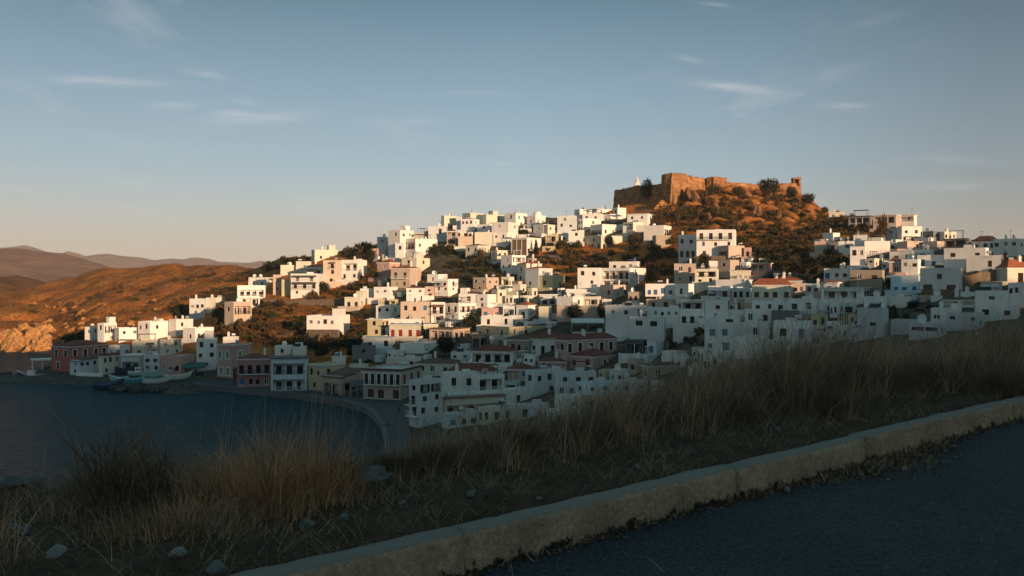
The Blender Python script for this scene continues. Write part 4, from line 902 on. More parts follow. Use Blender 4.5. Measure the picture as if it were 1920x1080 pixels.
    for px, py, hh, lab in ((752, 772, 4.8, "dark street lamp beside the walker on the quay bend"), (440, 723, 4.2, "thin street lamp in front of the tall pink quay house")):
        x, y = qp(px, py); r = empty('street_lamp', (x, y, QZ)); tag(r, lab, 'lamp')
        q = MB(); q.tube([(0, 0, 0), (0, 0, hh)], [.08, .05], 8); q.build('pole', M['iron'], r)
        q = MB(); q.tube([(0, 0, hh - .05), (.35, -.1, hh + .15), (.8, -.2, hh + .1)], [.04, .04, .03], 6); q.build('arm', M['iron'], r)
        q = MB(); q.box(.65, 1.1, -.3, -.08, hh + .0, hh + .1); q.build('lamp_head', M['tank'], r)
    x, y = qp(748, 777); person((x, y, QZ + .003), "person in dark clothes walking along the quay road", R(20))

def person(loc, label, rz):
    me = D.meshes.new('body'); J = [((0,0,.95),.13),((0,0,1.15),.14),((0,0,1.38),.15),((0,0,1.5),.06),((0,.01,1.62),.10),((0,.01,1.72),.085),
        ((.10,0,.9),.10),((.11,-.12,.5),.065),((.11,-.10,.08),.045),((.11,-.24,.04),.035),((-.10,0,.9),.10),((-.11,.16,.52),.065),((-.11,.34,.14),.045),((-.11,.24,.05),.035),
        ((.19,0,1.40),.06),((.24,.10,1.12),.045),((.25,.02,.88),.032),((.25,-.02,.80),.03),((-.19,0,1.40),.06),((-.24,-.10,1.12),.045),((-.25,-.22,.9),.032),((-.25,-.26,.83),.03)]
    E = [(0,1),(1,2),(2,3),(3,4),(4,5),(0,6),(6,7),(7,8),(8,9),(0,10),(10,11),(11,12),(12,13),(2,14),(14,15),(15,16),(16,17),(2,18),(18,19),(19,20),(20,21)]
    me.from_pydata([j[0] for j in J], E, []); o = D.objects.new('person', me); link(o); o.location = loc; o.rotation_euler.z = rz
    s = o.modifiers.new('skin', 'SKIN'); 
    for i, j in enumerate(J): me.skin_vertices[0].data[i].radius = (j[1], j[1])
    me.skin_vertices[0].data[0].use_root = True
    u = o.modifiers.new('sub', 'SUBSURF'); u.levels = u.render_levels = 2
    me.materials.append(mat('dark_clothes', (.03, .035, .05), var=.1, scale=4)); tag(o, label, 'person')
    q = MB(); q.tube([(0, .02, 1.66), (0, .025, 1.72), (0, .02, 1.80), (0, .02, 1.83)], [.095, .105, .07, .01], 10); q.build('hair', mat('dark_hair', (.015, .012, .01)), o, True)
# ------------------------------------------------------------------ foreground
M['asphalt'] = mat('asphalt', (0.060, 0.078, 0.092), rough=.88, col2=(.040, .053, .064), scale=.8, bump=1.0, bscale=42, speck=(46, .95), spec=.25)
M['kerb'] = mat('worn_yellow_kerb', (0.58, 0.39, 0.255), rough=.9, col2=(.27, .185, .125), scale=2.6, mix=.42, bump=.7, bscale=22, speck=(34, .35), stain=.4, spec=.15)
M['soil'] = mat('dry_soil', (0.105, 0.070, 0.045), rough=.95, col2=(.045, .032, .022), scale=4, speck=(40, .4), bump=.6, bscale=14, spec=.05)
M['straw'] = mat('dry_straw', (0.50, 0.31, 0.185), rough=.8, col2=(.15, .092, .055), scale=1.5, island=.85, spec=.15)
M['straw_rust'] = mat('rusty_straw', (0.52, 0.28, 0.15), rough=.8, col2=(.29, .155, .085), scale=1.5, island=.8, spec=.15)
M['straw_dull'] = mat('dull_straw', (0.42, 0.29, 0.195), rough=.85, col2=(.15, .105, .07), scale=1.2, island=.8, spec=.1)
M['stem'] = mat('pale_stem', (0.44, 0.34, 0.23), rough=.8, col2=(.26, .20, .13), scale=2, island=.5, spec=.15)
M['twig'] = mat('dead_twig', (0.25, 0.17, 0.115), rough=.9, col2=(.12, .085, .06), scale=3, island=.5, spec=.1)
M['grit'] = mat('road_grit', (0.24, 0.25, 0.25), rough=.9, col2=(.06, .07, .075), scale=30, island=.6)
M['litter'] = mat('dead_leaf_litter', (0.15, 0.095, 0.055), rough=.9, col2=(.07, .045, .028), scale=3, island=.6, spec=.1)
SIL = [(0,905),(100,900),(140,850),(200,800),(250,790),(320,840),(380,850),(430,810),(520,790),(590,840),(640,868),(700,850),(760,825),(800,795),(900,768),(1000,765),(1100,745),(1160,705),(1230,688),(1300,672),(1380,640),(1430,608),(1490,588),(1560,575),(1620,615),(1690,632),(1750,622),(1820,606),(1880,594),(2000,590)]
SX = [a for a, _ in SIL]; SY = [b for _, b in SIL]
frs = np.random.default_rng(21)
def fore_at(px, py, lift=.20):
    """spot on the verge or road seen at this place of the photo"""
    z = ROADZ + lift; Y = (CZ - z) * FOC / (py - HY); return Vector(((px - CX) / FOC * Y, Y, z))
def to_sn(x, y): d = Vector((x, y, 0)) - KO; return d.dot(KD), d.dot(KN)

def blades(base, h, wid, lean, phi, seg=4, curl=1.6, droop=.0):
    """strips; base (n,3)"""
    n = len(base); f = np.linspace(0, 1, seg + 1)[None, :]
    off = lean[:, None] * f ** curl * h[:, None]; up = h[:, None] * f * np.sqrt(np.maximum(.05, 1 - (lean[:, None] * f * .75) ** 2)) 
    dx, dy = np.cos(phi)[:, None], np.sin(phi)[:, None]
    C = np.stack([base[:, 0:1] + dx * off, base[:, 1:2] + dy * off, base[:, 2:3] + up], 2)
    wv = frs.random(n) * 6.283; w = wid[:, None] * (1 - f * .8) * .5
    S = np.stack([np.cos(wv)[:, None] * w, np.sin(wv)[:, None] * w, 0 * w], 2)
    V = np.concatenate([C - S, C + S], 1).reshape(-1, 3); k = seg + 1
    i = np.arange(n)[:, None] * 2 * k + np.arange(seg)[None, :]; Fq = np.stack([i, i + 1, i + 1 + k, i + k], 2).reshape(-1, 4)
    return V, Fq
def sil_h(x, y, z):
    px = CX + x / y * FOC; return CZ - (np.interp(px, SX, SY) - HY) / FOC * y - z

def build_front():
    # one ground sheet: verge and the slope falling to the shore
    S = np.concatenate([np.arange(-140, -12, 4.0), np.arange(-12, 18, .14), np.arange(18, 40, .5), np.arange(40, 200, 5.0)])
    Nn = np.concatenate([np.arange(.10, 9, .11), np.arange(9, 20, .5), np.arange(20, 62, 2.0)])
    V = np.zeros((len(S), len(Nn), 3))
    for i, s in enumerate(S):
        for j, n in enumerate(Nn):
            p = sn(s, n); V[i, j] = (p.x, p.y, verge_z(s, n))
    tag(np_obj('verge', V.reshape(-1, 3), grid_faces(len(S), len(Nn)), M['soil'], True), kind='structure')
    S = np.concatenate([np.arange(-700, 40, 15.0), np.arange(40, 260, 3.0), np.arange(260, 901, 15.0)]); Nn = np.concatenate([np.arange(-7, -40, -3.0), np.arange(-40, -420, -10.0)]); V = np.zeros((len(S), len(Nn), 3))
    for i, s in enumerate(S):
        for j, n in enumerate(Nn):
            p = sn(s, n); V[i, j] = (p.x, p.y, back_z(s, n))
    tag(np_obj('ridge_hill', V.reshape(-1, 3), grid_faces(len(S), len(Nn))[:, ::-1], D.materials['dry_hillside'], True), kind='structure')
    S = np.concatenate([np.arange(-160, -8, 4.0), np.arange(-8, 16, .2), np.arange(16, 220, 4.0)]); Nn = np.concatenate([np.arange(.06, -2.5, -.16), np.arange(-2.5, -7.4, -.6)]); V = np.zeros((len(S), len(Nn), 3))
    for i, s in enumerate(S):
        for j, n in enumerate(Nn):
            p = sn(s, n); V[i, j] = (p.x, p.y, ROADZ + .012 * mnoise.noise((p.x * .6, p.y * .6, 0)) - .01 * n * .5 * 0)
    tag(np_obj('road', V.reshape(-1, 3), grid_faces(len(S), len(Nn))[:, ::-1], M['asphalt'], True), kind='structure')
    # kerb: worn concrete lengths with open joints
    joints = [-5.9, -3.6, -1.95, -.32, 2.22, 4.1, 5.95, 7.6, 9.0]
    S = sorted(set([round(x, 3) for x in np.arange(-60, -6, 2.0)] + [round(x, 3) for x in np.arange(-6, 14, .09)] + [round(x, 3) for x in np.arange(14, 80, 2.0)] + [round(j + e, 3) for j in joints for e in (-.016, -.006, .006, .016)]))
    prof = [(-.004, -.08), (-.002, .03), (0, .10), (.004, .19), (.012, .214), (.03, .224), (.10, .226), (.155, .223), (.168, .20), (.172, .0)]
    V = np.zeros((len(S), len(prof), 3))
    for i, s in enumerate(S):
        gap = min(abs(s - j) for j in joints); cut = 1.6 if gap < .012 else 0.0; cut *= 1.0 if joints[min(range(len(joints)), key=lambda q: abs(joints[q] - s))] in (2.22, 5.95) else .3
        sl = int(sum(s > j for j in joints)); dz = .004 * math.sin(sl * 2.3); dn = .006 * math.cos(sl * 1.9)
        for j, (n, z) in enumerate(prof):
            e = .012 * mnoise.noise((s * 3.1, j * .6, 0)) + .006 * mnoise.noise((s * 11, j * 1.3, 4)); ch = (max(0, mnoise.noise((s * 1.9, 7.7, 0)) - .25) * .05 + max(0, mnoise.noise((s * 7.3, 1.7, 0)) - .2) * .035) if 2 <= j <= 5 else 0
            p = sn(s, n + dn + (e if j < 9 else 0) + cut * (.03 if j < 6 else 0) + ch); V[i, j] = (p.x, p.y, ROADZ + z + (dz if j > 1 else 0) + (e * .6 if 2 < j < 9 else 0) - cut * (.03 if j > 3 else 0) - ch * .6)
    m = M['kerb']; nt = m.node_tree; N = nt.nodes; L = nt.links; b = N['Principled BSDF']
    # dirt worn along the foot: dark blotches with ragged shapes, denser near the road surface
    src = b.inputs['Base Color'].links[0].from_socket; geo = N.new('ShaderNodeNewGeometry'); sx = N.new('ShaderNodeSeparateXYZ'); L.new(geo.outputs['Position'], sx.inputs[0])
    nz = N.new('ShaderNodeTexNoise'); nz.inputs['Scale'].default_value = 9; nz.inputs['Detail'].default_value = 8; nz.inputs['Roughness'].default_value = .75; L.new(geo.outputs['Position'], nz.inputs['Vector'])
    mr = N.new('ShaderNodeMapRange'); mr.inputs['From Min'].default_value = ROADZ; mr.inputs['From Max'].default_value = ROADZ + .15; mr.inputs['To Min'].default_value = .62; mr.inputs['To Max'].default_value = .24; L.new(sx.outputs['Z'], mr.inputs['Value'])
    lt = N.new('ShaderNodeMath'); lt.operation = 'SUBTRACT'; L.new(mr.outputs['Result'], lt.inputs[0]); L.new(nz.outputs['Fac'], lt.inputs[1])
    m3 = N.new('ShaderNodeMapRange'); m3.inputs['From Min'].default_value = 0; m3.inputs['From Max'].default_value = .08; L.new(lt.outputs[0], m3.inputs['Value'])
    mx = N.new('ShaderNodeMix'); mx.data_type = 'RGBA'; mx.inputs['B'].default_value = (.03, .026, .022, 1); L.new(m3.outputs['Result'], mx.inputs['Factor']); L.new(src, mx.inputs['A'])
    # grey bare concrete on the top, paint only on the face
    sy = N.new('ShaderNodeSeparateXYZ'); L.new(geo.outputs['Normal'], sy.inputs[0]); m4 = N.new('ShaderNodeMapRange'); m4.inputs['From Min'].default_value = .45; m4.inputs['From Max'].default_value = .85; L.new(sy.outputs['Z'], m4.inputs['Value'])
    m5 = N.new('ShaderNodeMix'); m5.data_type = 'RGBA'; m5.inputs['B'].default_value = (.25, .225, .195, 1); L.new(m4.outputs['Result'], m5.inputs['Factor']); L.new(mx.outputs['Result'], m5.inputs['A']); L.new(m5.outputs['Result'], b.inputs['Base Color'])
    tag(np_obj('kerb', V.reshape(-1, 3), grid_faces(len(S), len(prof))[:, ::-1], m, False), kind='structure')

    # ---- grass: nobody could count it
    def scatter(n, s0, s1, n0, n1, keep=None):
        out = []
        s = frs.uniform(s0, s1, n * 12); nn = frs.uniform(n0, n1, n * 12)
        for a, b_ in zip(s, nn):
            if b_ > edge(a) + 2.2: continue
            p = sn(a, b_)
            if p.y < 1.2 or abs(p.x / p.y) > .75: continue
            if keep and frs.random() > keep(a, b_, p.x, p.y): continue
            out.append((p.x, p.y, verge_z(a, b_) - .01))
            if len(out) >= n: break
        return np.array(out)
    def clumpy(x, y, s=1.0): return sm(-.18, .3, mnoise.noise((x * s, y * s, 3)) + .5 * mnoise.noise((x * s * 2.7, y * s * 2.7, 8)))
    def dens(a, b_, x, y):
        px = CX + x / y * FOC
        d = sm(.6, 1.6, b_) * (.25 + .75 * clumpy(x, y, .9))
        if px < 640: d *= .2
        elif px < 780: d = .75 * sm(1.3, 1.7, b_)
        elif px < 1150: d = sm(1.0, 1.9, b_) * (.5 + .5 * clumpy(x, y, .9))
        else: d *= .45 + .55 * sm(.9, 1.8, b_)
        return d
    allV, allF, off = [], [], 0
    def grass(base, hmul, lo, hi, w, mt, name, lean=(.15, .7), lab=None):
        z = base[:, 2]; h = sil_h(base[:, 0], base[:, 1], z); n = len(base)
        hh = np.clip(h, lo, hi) * hmul * (.45 + .65 * frs.random(n))
        V, Fq = blades(base, hh, w * (.7 + .7 * frs.random(n)), frs.uniform(*lean, n), frs.normal(.6, 1.6, n))
        return tag(np_obj(name, V, Fq, M[mt]), kind='stuff')
    def clumps(nc, keep, per, mt, name, hmul, lo, hi, rad, w=.0045):
        """shaggy tufts: each has its own height, lean and spread"""
        Cn = scatter(nc, -8, 20, .7, 5.4, keep); nc = len(Cn); h0 = np.clip(sil_h(Cn[:, 0], Cn[:, 1], Cn[:, 2]), lo, hi) * hmul * np.clip(frs.normal(.86, .26, nc), .35, 1.35)
        k = np.repeat(np.arange(nc), frs.integers(per // 2, per * 3 // 2, nc)); n = len(k); r = np.abs(frs.normal(0, .5, n)); th = frs.uniform(0, 6.283, n); R_ = (rad * frs.uniform(.6, 1.7, nc))[k]
        base = Cn[k] + np.stack([np.cos(th) * r * R_, np.sin(th) * r * R_, np.full(n, -.025)], 1); wind = frs.normal(.5, .9, nc)[k]
        phi = np.where(frs.random(n) < .55, th + frs.normal(0, .5, n), wind + frs.normal(0, .6, n)); lean = np.clip(.10 + .55 * r + np.abs(frs.normal(0, .42, n)), .05, 1.3)
        hh = h0[k] * (.30 + .75 * frs.random(n)) * (1 - .25 * np.minimum(r, 1.5))
        V, Fq = blades(base, hh, w * (.6 + .8 * frs.random(n)), lean, phi, 4, 1.9)
        return tag(np_obj(name, V, Fq, M[mt]), kind='stuff')
    clumps(1000, dens, 30, 'straw', 'dry_grass', 1.22, .10, 1.0, .15)
    def dull(a, b_, x, y): return dens(a, b_, x, y) * (.25 + .75 * sm(-.2, .2, mnoise.noise((x * .7 + 11, y * .7, 6))))
    clumps(1000, dull, 34, 'straw_dull', 'dull_grass', 1.34, .10, 1.05, .17)
    def rust(a, b_, x, y):
        px = CX + x / y * FOC
        return dens(a, b_, x, y) * (sm(.0, .45, mnoise.noise((x * .55 + 3, y * .55, 1)) + .2) if px > 1150 else .3)
    clumps(430, rust, 32, 'straw_rust', 'rusty_grass', 1.0, .10, .75, .15)
    def dark(a, b_, x, y): return dens(a, b_, x, y) * sm(.05, .4, mnoise.noise((x * .8 - 5, y * .8, 4)))
    clumps(480, dark, 40, 'twig', 'grey_scrub', 1.35, .10, 1.0, .16, .004)
    # rough growth over the whole slope below the verge
    nc = 2600; ss = frs.uniform(-45, 75, nc); nn = np.array([edge(q) for q in ss]) + 1.5 + 42 * frs.random(nc) ** 1.3; Cn = np.array([(*sn(a, b_)[:2], verge_z(a, b_)) for a, b_ in zip(ss, nn)]); Cn = Cn[Cn[:, 2] > .8]; nc = len(Cn)
    k = np.repeat(np.arange(nc), 22); n = len(k); th = frs.uniform(0, 6.283, n); r = np.abs(frs.normal(0, .5, n)); sz = (.3 + .5 * frs.random(nc))[k]; base = Cn[k] + np.stack([np.cos(th) * r * sz, np.sin(th) * r * sz, -.25 * sz], 1)
    V, Fq = blades(base, sz * (.7 + .6 * frs.random(n)), .022 * (.6 + .8 * frs.random(n)), np.clip(.1 + .6 * r, 0, 1.1), th + frs.normal(0, .5, n), 3)
    tag(np_obj('slope_grass', V, Fq, [M['straw_dull'], M['twig']], mi=((np.repeat(k, 3) * 7919) % 5 < 2).astype(int)), kind='stuff')
    # taller thin stems with seed heads standing against the town
    def stems_d(a, b_, x, y):
        px = CX + x / y * FOC
        return (1.0 if 770 < px < 1180 else .55 if px > 1180 else .02) * sm(1.4, 2.2, b_)
    B = scatter(2200, -1, 18, 1.6, 4.8, stems_d); n = len(B); px = CX + B[:, 0] / B[:, 1] * FOC
    h = np.clip(sil_h(B[:, 0], B[:, 1], B[:, 2]), .15, .9) * .9 + np.where(px < 1180, .45, .20) * frs.random(n) ** 1.5
    V, Fq = blades(B, h, np.full(n, .0038), frs.uniform(.02, .22, n), frs.normal(.3, 1.4, n), 5)
    V2 = []; F2 = []; o_ = len(V)
    a = fore_at(560, 930); n = 120; B2 = np.stack([a.x + frs.normal(0, .28, n), a.y + .35 + frs.normal(0, .25, n), np.zeros(n)], 1)
    for i in range(n): B2[i, 2] = verge_z(*to_sn(B2[i, 0], B2[i, 1])) - .01
    v2, f2 = blades(B2, .45 + .42 * frs.random(n) ** 2, np.full(n, .0036), frs.uniform(.02, .35, n), frs.normal(.4, 1.5, n), 5); V = np.concatenate([V, v2]); Fq = np.concatenate([Fq, f2 + o_])
    tag(np_obj('grass_stems', V, Fq, M['stem']), kind='stuff')
    # left tufts: rusty tall tuft and others
    def tuft(cx, cy, rx, ry, n, hmax, mt, name, lean=(.05, .85)):
        q = np.clip(frs.normal(size=(n, 2)) * .45, -1.2, 1.2); b_ = np.zeros((n, 3)); b_[:, 0] = cx + q[:, 0] * rx; b_[:, 1] = cy + q[:, 1] * ry
        for i in range(n): s_, n_ = to_sn(b_[i, 0], b_[i, 1]); b_[i, 2] = verge_z(s_, max(.2, n_)) - .01
        r = np.linalg.norm(q, axis=1); h = hmax * (1 - .4 * r) * (.2 + .9 * frs.random(n)); phi = np.arctan2(q[:, 1], q[:, 0]) + frs.normal(0, 1.0, n)
        return blades(b_, h, np.full(n, .0042) * (.7 + .6 * frs.random(n)), frs.uniform(*lean, n), phi)
    def tufts(name, mt, specs):
        Vs, Fs, o = [], [], 0
        for sp in specs: V, Fq = tuft(*sp, mt, name); Vs.append(V); Fs.append(Fq + o); o += len(V)
        return np_obj(name, np.concatenate(Vs), np.concatenate(Fs), M[mt])
    a = fore_at(500, 945); o = tufts('grass_tuft', 'straw_rust', [(a.x, a.y, .34, .36, 1300, .50), (a.x + .26, a.y + .12, .24, .25, 700, .53), (a.x - .28, a.y + .05, .28, .3, 700, .42), (a.x + .08, a.y - .22, .3, .2, 600, .36), (a.x + .45, a.y + .2, .16, .2, 260, .34)]); tag(o, "tall rust brown dry grass tuft standing before the water", 'grass tuft')
    a = fore_at(420, 930); o = tufts('grass_tuft', 'straw', [(a.x, a.y, .32, .36, 1100, .42), (a.x - .05, a.y + .3, .5, .2, 700, .50), (a.x + .3, a.y + .4, .5, .2, 700, .52)]); tag(o, "paler dry grass tuft between the dead bush and the rusty tuft", 'grass tuft')
    a = fore_at(330, 1000); o = tufts('grass_tuft', 'straw', [(a.x, a.y, .55, .3, 1300, .24)]); tag(o, "low straw coloured tuft lying near the white stones", 'grass tuft')
    # dead bush: a fan of twigs
    a = fore_at(235, 925); s_, n_ = to_sn(a.x, a.y); base = Vector((a.x, a.y, verge_z(s_, n_) - .02)); r = empty('dead_bush', base); tag(r, "dark dead twiggy bush at the left of the verge", 'bush')
    n = 1500; q = np.clip(frs.normal(size=(n, 2)) * .55, -1.2, 1.2); b_ = np.stack([q[:, 0] * .46, q[:, 1] * .36, 0 * q[:, 0]], 1); rr = np.linalg.norm(q, axis=1); h = .50 * (1 - .35 * rr) * (.35 + .75 * frs.random(n))
    V, Fq = blades(b_, h, np.full(n, .0042), frs.uniform(.05, 1.0, n), np.arctan2(q[:, 1], q[:, 0]) + frs.normal(0, .9, n)); np_obj('foliage', V, Fq, M['twig'], parent=r)
    n = 800; q = np.clip(frs.normal(size=(n, 2)) * .6, -1.3, 1.3); b_ = np.stack([q[:, 0] * .5, q[:, 1] * .4 - .1, 0 * q[:, 0]], 1); h = .46 * (1 - .4 * np.linalg.norm(q, axis=1) ** 1.2).clip(.2, 1) * (.3 + .7 * frs.random(n)); V, Fq = blades(b_, h, np.full(n, .0036), frs.uniform(.1, 1.1, n), frs.uniform(0, 6.283, n)); np_obj('stalks', V, Fq, M['straw'], parent=r)  # loose dry straw stalks set among the twigs
    qb = MB(); rr_ = random.Random(4)
    for k in range(95):
        a_ = rr_.uniform(0, 6.28); l = rr_.uniform(.22, .60); tl = rr_.uniform(.1, .5); x0, y0 = rr_.uniform(-.25, .25), rr_.uniform(-.2, .2); pts = [(x0 + math.cos(a_) * tl * l * f * f + rr_.uniform(-.015, .015), y0 + math.sin(a_) * tl * l * f * f, l * f * (1 - .1 * f)) for f in (0, .3, .6, .85, 1)]
        qb.tube(pts, [.007, .006, .0045, .003, .0015], 4)
        for j in (2, 3): p = pts[j]; a2 = a_ + rr_.uniform(-1.4, 1.4); qb.tube([p, (p[0] + math.cos(a2) * .06, p[1] + math.sin(a2) * .06, p[2] + .05), (p[0] + math.cos(a2) * .1, p[1] + math.sin(a2) * .1, p[2] + .12)], [.003, .0022, .001], 4)
    qb.build('branch', M['twig'], r)
    # low thorny scrub among the tall grass on the right
    for (px, py, sz, lab) in ((1570, 735, .75, "dark thorny scrub bush rising highest in the right hand grass"), (1180, 800, .5, "dark low scrub bush where the tall grass begins"), (1890, 740, .5, "dark scrub bush in the grass at the right end of the kerb"), (1420, 760, .62, None), (1490, 745, .70, None), (1640, 735, .55, None), (1330, 780, .5, None), (1740, 730, .5, None), (1250, 800, .42, None), (1820, 715, .5, None), (1540, 770, .45, None), (1380, 790, .4, None), (1090, 830, .35, None), (960, 840, .3, None), (720, 880, .20, None), (640, 895, .16, None), (800, 865, .26, None), (870, 850, .26, None)):
        a = fore_at(px, py); s_, n_ = to_sn(a.x, a.y); n_ = min(n_, edge(s_) - .3); p = sn(s_, n_); p = Vector((p.x, p.y, verge_z(s_, n_))); n = 2200
        q = np.clip(frs.normal(size=(n, 2)) * .5, -1.1, 1.1); b_ = np.stack([q[:, 0] * sz * .9, q[:, 1] * sz * .7, 0 * q[:, 0]], 1); rr = np.linalg.norm(q, axis=1); h = sz * (1 - .4 * rr) * (.3 + .7 * frs.random(n))
        V, Fq = blades(b_, h, np.full(n, .005), frs.uniform(.05, .8, n), np.arctan2(q[:, 1], q[:, 0]) + frs.normal(0, .9, n)); o = np_obj('scrub_bush', V, Fq, M['twig']); o.location = p; tag(o, lab or 'tangled grey brown scrub bush growing up through the tall dry grass', 'bush', None if lab else 'scrub bushes in the tall grass')
    # flattened straw litter over the soil
    n = 24000; B = scatter(n, -9, 12, .22, 6, lambda a, b_, x, y: .25 + .75 * clumpy(x + 9, y, 1.6)); n = len(B); B[:, 2] += .012
    V, Fq = blades(B, frs.uniform(.04, .20, n), np.full(n, .0023), frs.uniform(.93, 1.3, n), frs.uniform(0, 6.283, n), 4, 1.1); tag(np_obj('straw_litter', V, Fq, M['straw_dull']), kind='stuff')
    n = 9000; B = scatter(n, -9, 12, .2, 5, lambda a, b_, x, y: .3 + .7 * clumpy(x, y + 5, 2)); n = len(B)
    V, Fq = leaf_cloud(n, [((0, 0, 0), (1, 1, 1))], .016, frs); V = V.reshape(n, 4, 3); V = V - V.mean(1)[:, None, :]; V[:, :, 2] *= .4; V += B[:, None, :] + np.array((0, 0, .015)); tag(np_obj('leaf_litter', V.reshape(-1, 3), Fq, M['litter']), kind='stuff')
    # dirt and dead leaves swept against the kerb on the road
    def gut(n):
        s = np.concatenate([frs.normal(4.3, .8, n // 2), frs.uniform(-2, 9, n - n // 2)]); big = np.exp(-((s - 4.2) / 1.1) ** 2); nn = -.01 - np.abs(frs.normal(0, 1, n)) * (.05 + .22 * big)
        P_ = np.array([(*sn(a, b_)[:2], ROADZ + .012) for a, b_ in zip(s, nn)]); return P_
    n = 3600; B = gut(n); V, Fq = leaf_cloud(n, [((0, 0, 0), (1, 1, 1))], .017, frs); V = V.reshape(n, 4, 3); V = V - V.mean(1)[:, None, :]; V[:, :, 2] *= .45; V += B[:, None, :]; tag(np_obj('gutter_litter', V.reshape(-1, 3), Fq, M['litter']), kind='stuff')
    n = 900; B = gut(n); V, Fq = blades(B, frs.uniform(.03, .12, n), np.full(n, .004), frs.uniform(.5, 1.3, n), frs.uniform(0, 6.283, n), 4, 1.1); tag(np_obj('gutter_straw', V, Fq, M['straw']), kind='stuff')
    n = 5200; ss = frs.uniform(-5, 12, n); nn = -.05 - 4.2 * frs.random(n) ** 1.5; B = np.array([(*sn(a_, b_)[:2], ROADZ + .008) for a_, b_ in zip(ss, nn)]); V, Fq = leaf_cloud(n, [((0, 0, 0), (1, 1, 1))], .0055, frs); V = V.reshape(n, 4, 3); V = V - V.mean(1)[:, None, :]; V[:, :, 2] *= .5; V += B[:, None, :]; tag(np_obj('road_grit', V.reshape(-1, 3), Fq, M['grit']), kind='stuff')
    n = 70; ss = frs.uniform(-3, 10, n); nn = -.1 - 3.2 * frs.random(n); B = np.array([(*sn(a_, b_)[:2], ROADZ + .006) for a_, b_ in zip(ss, nn)]); V, Fq = blades(B, frs.uniform(.05, .16, n), np.full(n, .004), frs.uniform(1.25, 1.33, n), frs.uniform(0, 6.283, n), 4, 1.1); tag(np_obj('road_straw', V, Fq, M['straw']), kind='stuff')
    # stones
    st = [rock_mesh(20 + i, 'stone_white', .3) for i in range(3)]; sg = [rock_mesh(30 + i, 'stone_near', .35) for i in range(3)]
    def stone(px, py, w, meshes, lab, hgt=.75, lift=.20, cat='stone'):
        a = fore_at(px, py, lift); s = w / FOC * a.y * .5; s_, n_ = to_sn(a.x, a.y); z = verge_z(s_, n_) if lift > .1 else ROADZ + .002
        return rock('stone', (a.x, a.y, z + s * hgt * .45), (s, s * .85, s * hgt), prs.choice(meshes), lab, None, prs.uniform(0, 6), cat)
    stone(105, 1052, 40, st, "round pale stone at the lower left of the verge"); stone(334, 1056, 34, st, "squarish white stone lying in the straw")
    stone(405, 1072, 40, sg, "grey blue stone close to the left end of the kerb"); stone(28, 975, 22, sg, "small grey stone at the far left edge of the verge")
    stone(48, 990, 26, sg, "flat grey stone beside the small one at the far left"); stone(575, 985, 36, sg, "pale grey stone at the foot of the rusty grass tuft")
    stone(645, 965, 26, sg, "small brownish stone right of the rusty grass tuft"); stone(405, 1000, 26, sg, "half buried grey stone below the rusty grass tuft")
    for k, (px, py, w, lab) in enumerate(((20, 905, 60, "pale rock leftmost on the edge of the drop"), (62, 900, 56, "pale rock in the middle on the edge of the drop"), (98, 912, 36, "small pale rock left of the dead bush"))): stone(px, py, w * .85, sg, lab, .5, cat='rock')
    a = fore_at(690, 893); big = rock_mesh(41, 'stone_near', .42, 4); s_, n_ = to_sn(a.x, a.y); rock('boulder', (a.x, a.y, verge_z(s_, n_) + .0), (.20, .15, .12), big, "big smooth grey boulder at the edge of the verge before the quay", rz=.4, cat='boulder')
    a = fore_at(635, 930); rock('boulder', (a.x, a.y, verge_z(*to_sn(a.x, a.y)) - .02), (.15, .13, .06), big, "low grey boulder leaning left of the big smooth boulder", rz=2.0, cat='boulder')
    for (px, py, w, lab) in ((1476, 922, 16, "pale pebble on the asphalt near the dark kerb joint"), (1696, 882, 12, "pebble on the asphalt in the swept leaf litter"), (1665, 900, 8, "tiny pebble below the swept leaf litter"), (1790, 838, 10, "small pebble at the far end of the leaf litter")): stone(px, py, w, st, lab, .7, 0.0, 'pebble')
    pr = random.Random(9)
    pm = [rock_mesh(60 + i, 'stone_white', .3, 1) for i in range(2)]
    for _ in range(70):
        s_, n_ = pr.gauss(4.6, 1.6), -abs(pr.gauss(0, .22)) - .02; p = sn(s_, n_); z = pr.uniform(.004, .013); rock('pebble', (p.x, p.y, ROADZ + z * .5), (z, z, z * .7), pr.choice(pm), "tiny pebble scattered along the foot of the kerb", "pebbles along the kerb", pr.uniform(0, 6), 'pebble')
    for _ in range(60):
        s_, n_ = pr.uniform(-6, 5), pr.uniform(.3, 4); p = sn(s_, n_); z = pr.uniform(.012, .04); rock('stone', (p.x, p.y, verge_z(s_, n_) + z * .2), (z, z, z * .7), pr.choice(pm if pr.random() < .3 else sg), "small stone strewn in the straw of the verge", "small stones on the verge", pr.uniform(0, 6), 'stone')
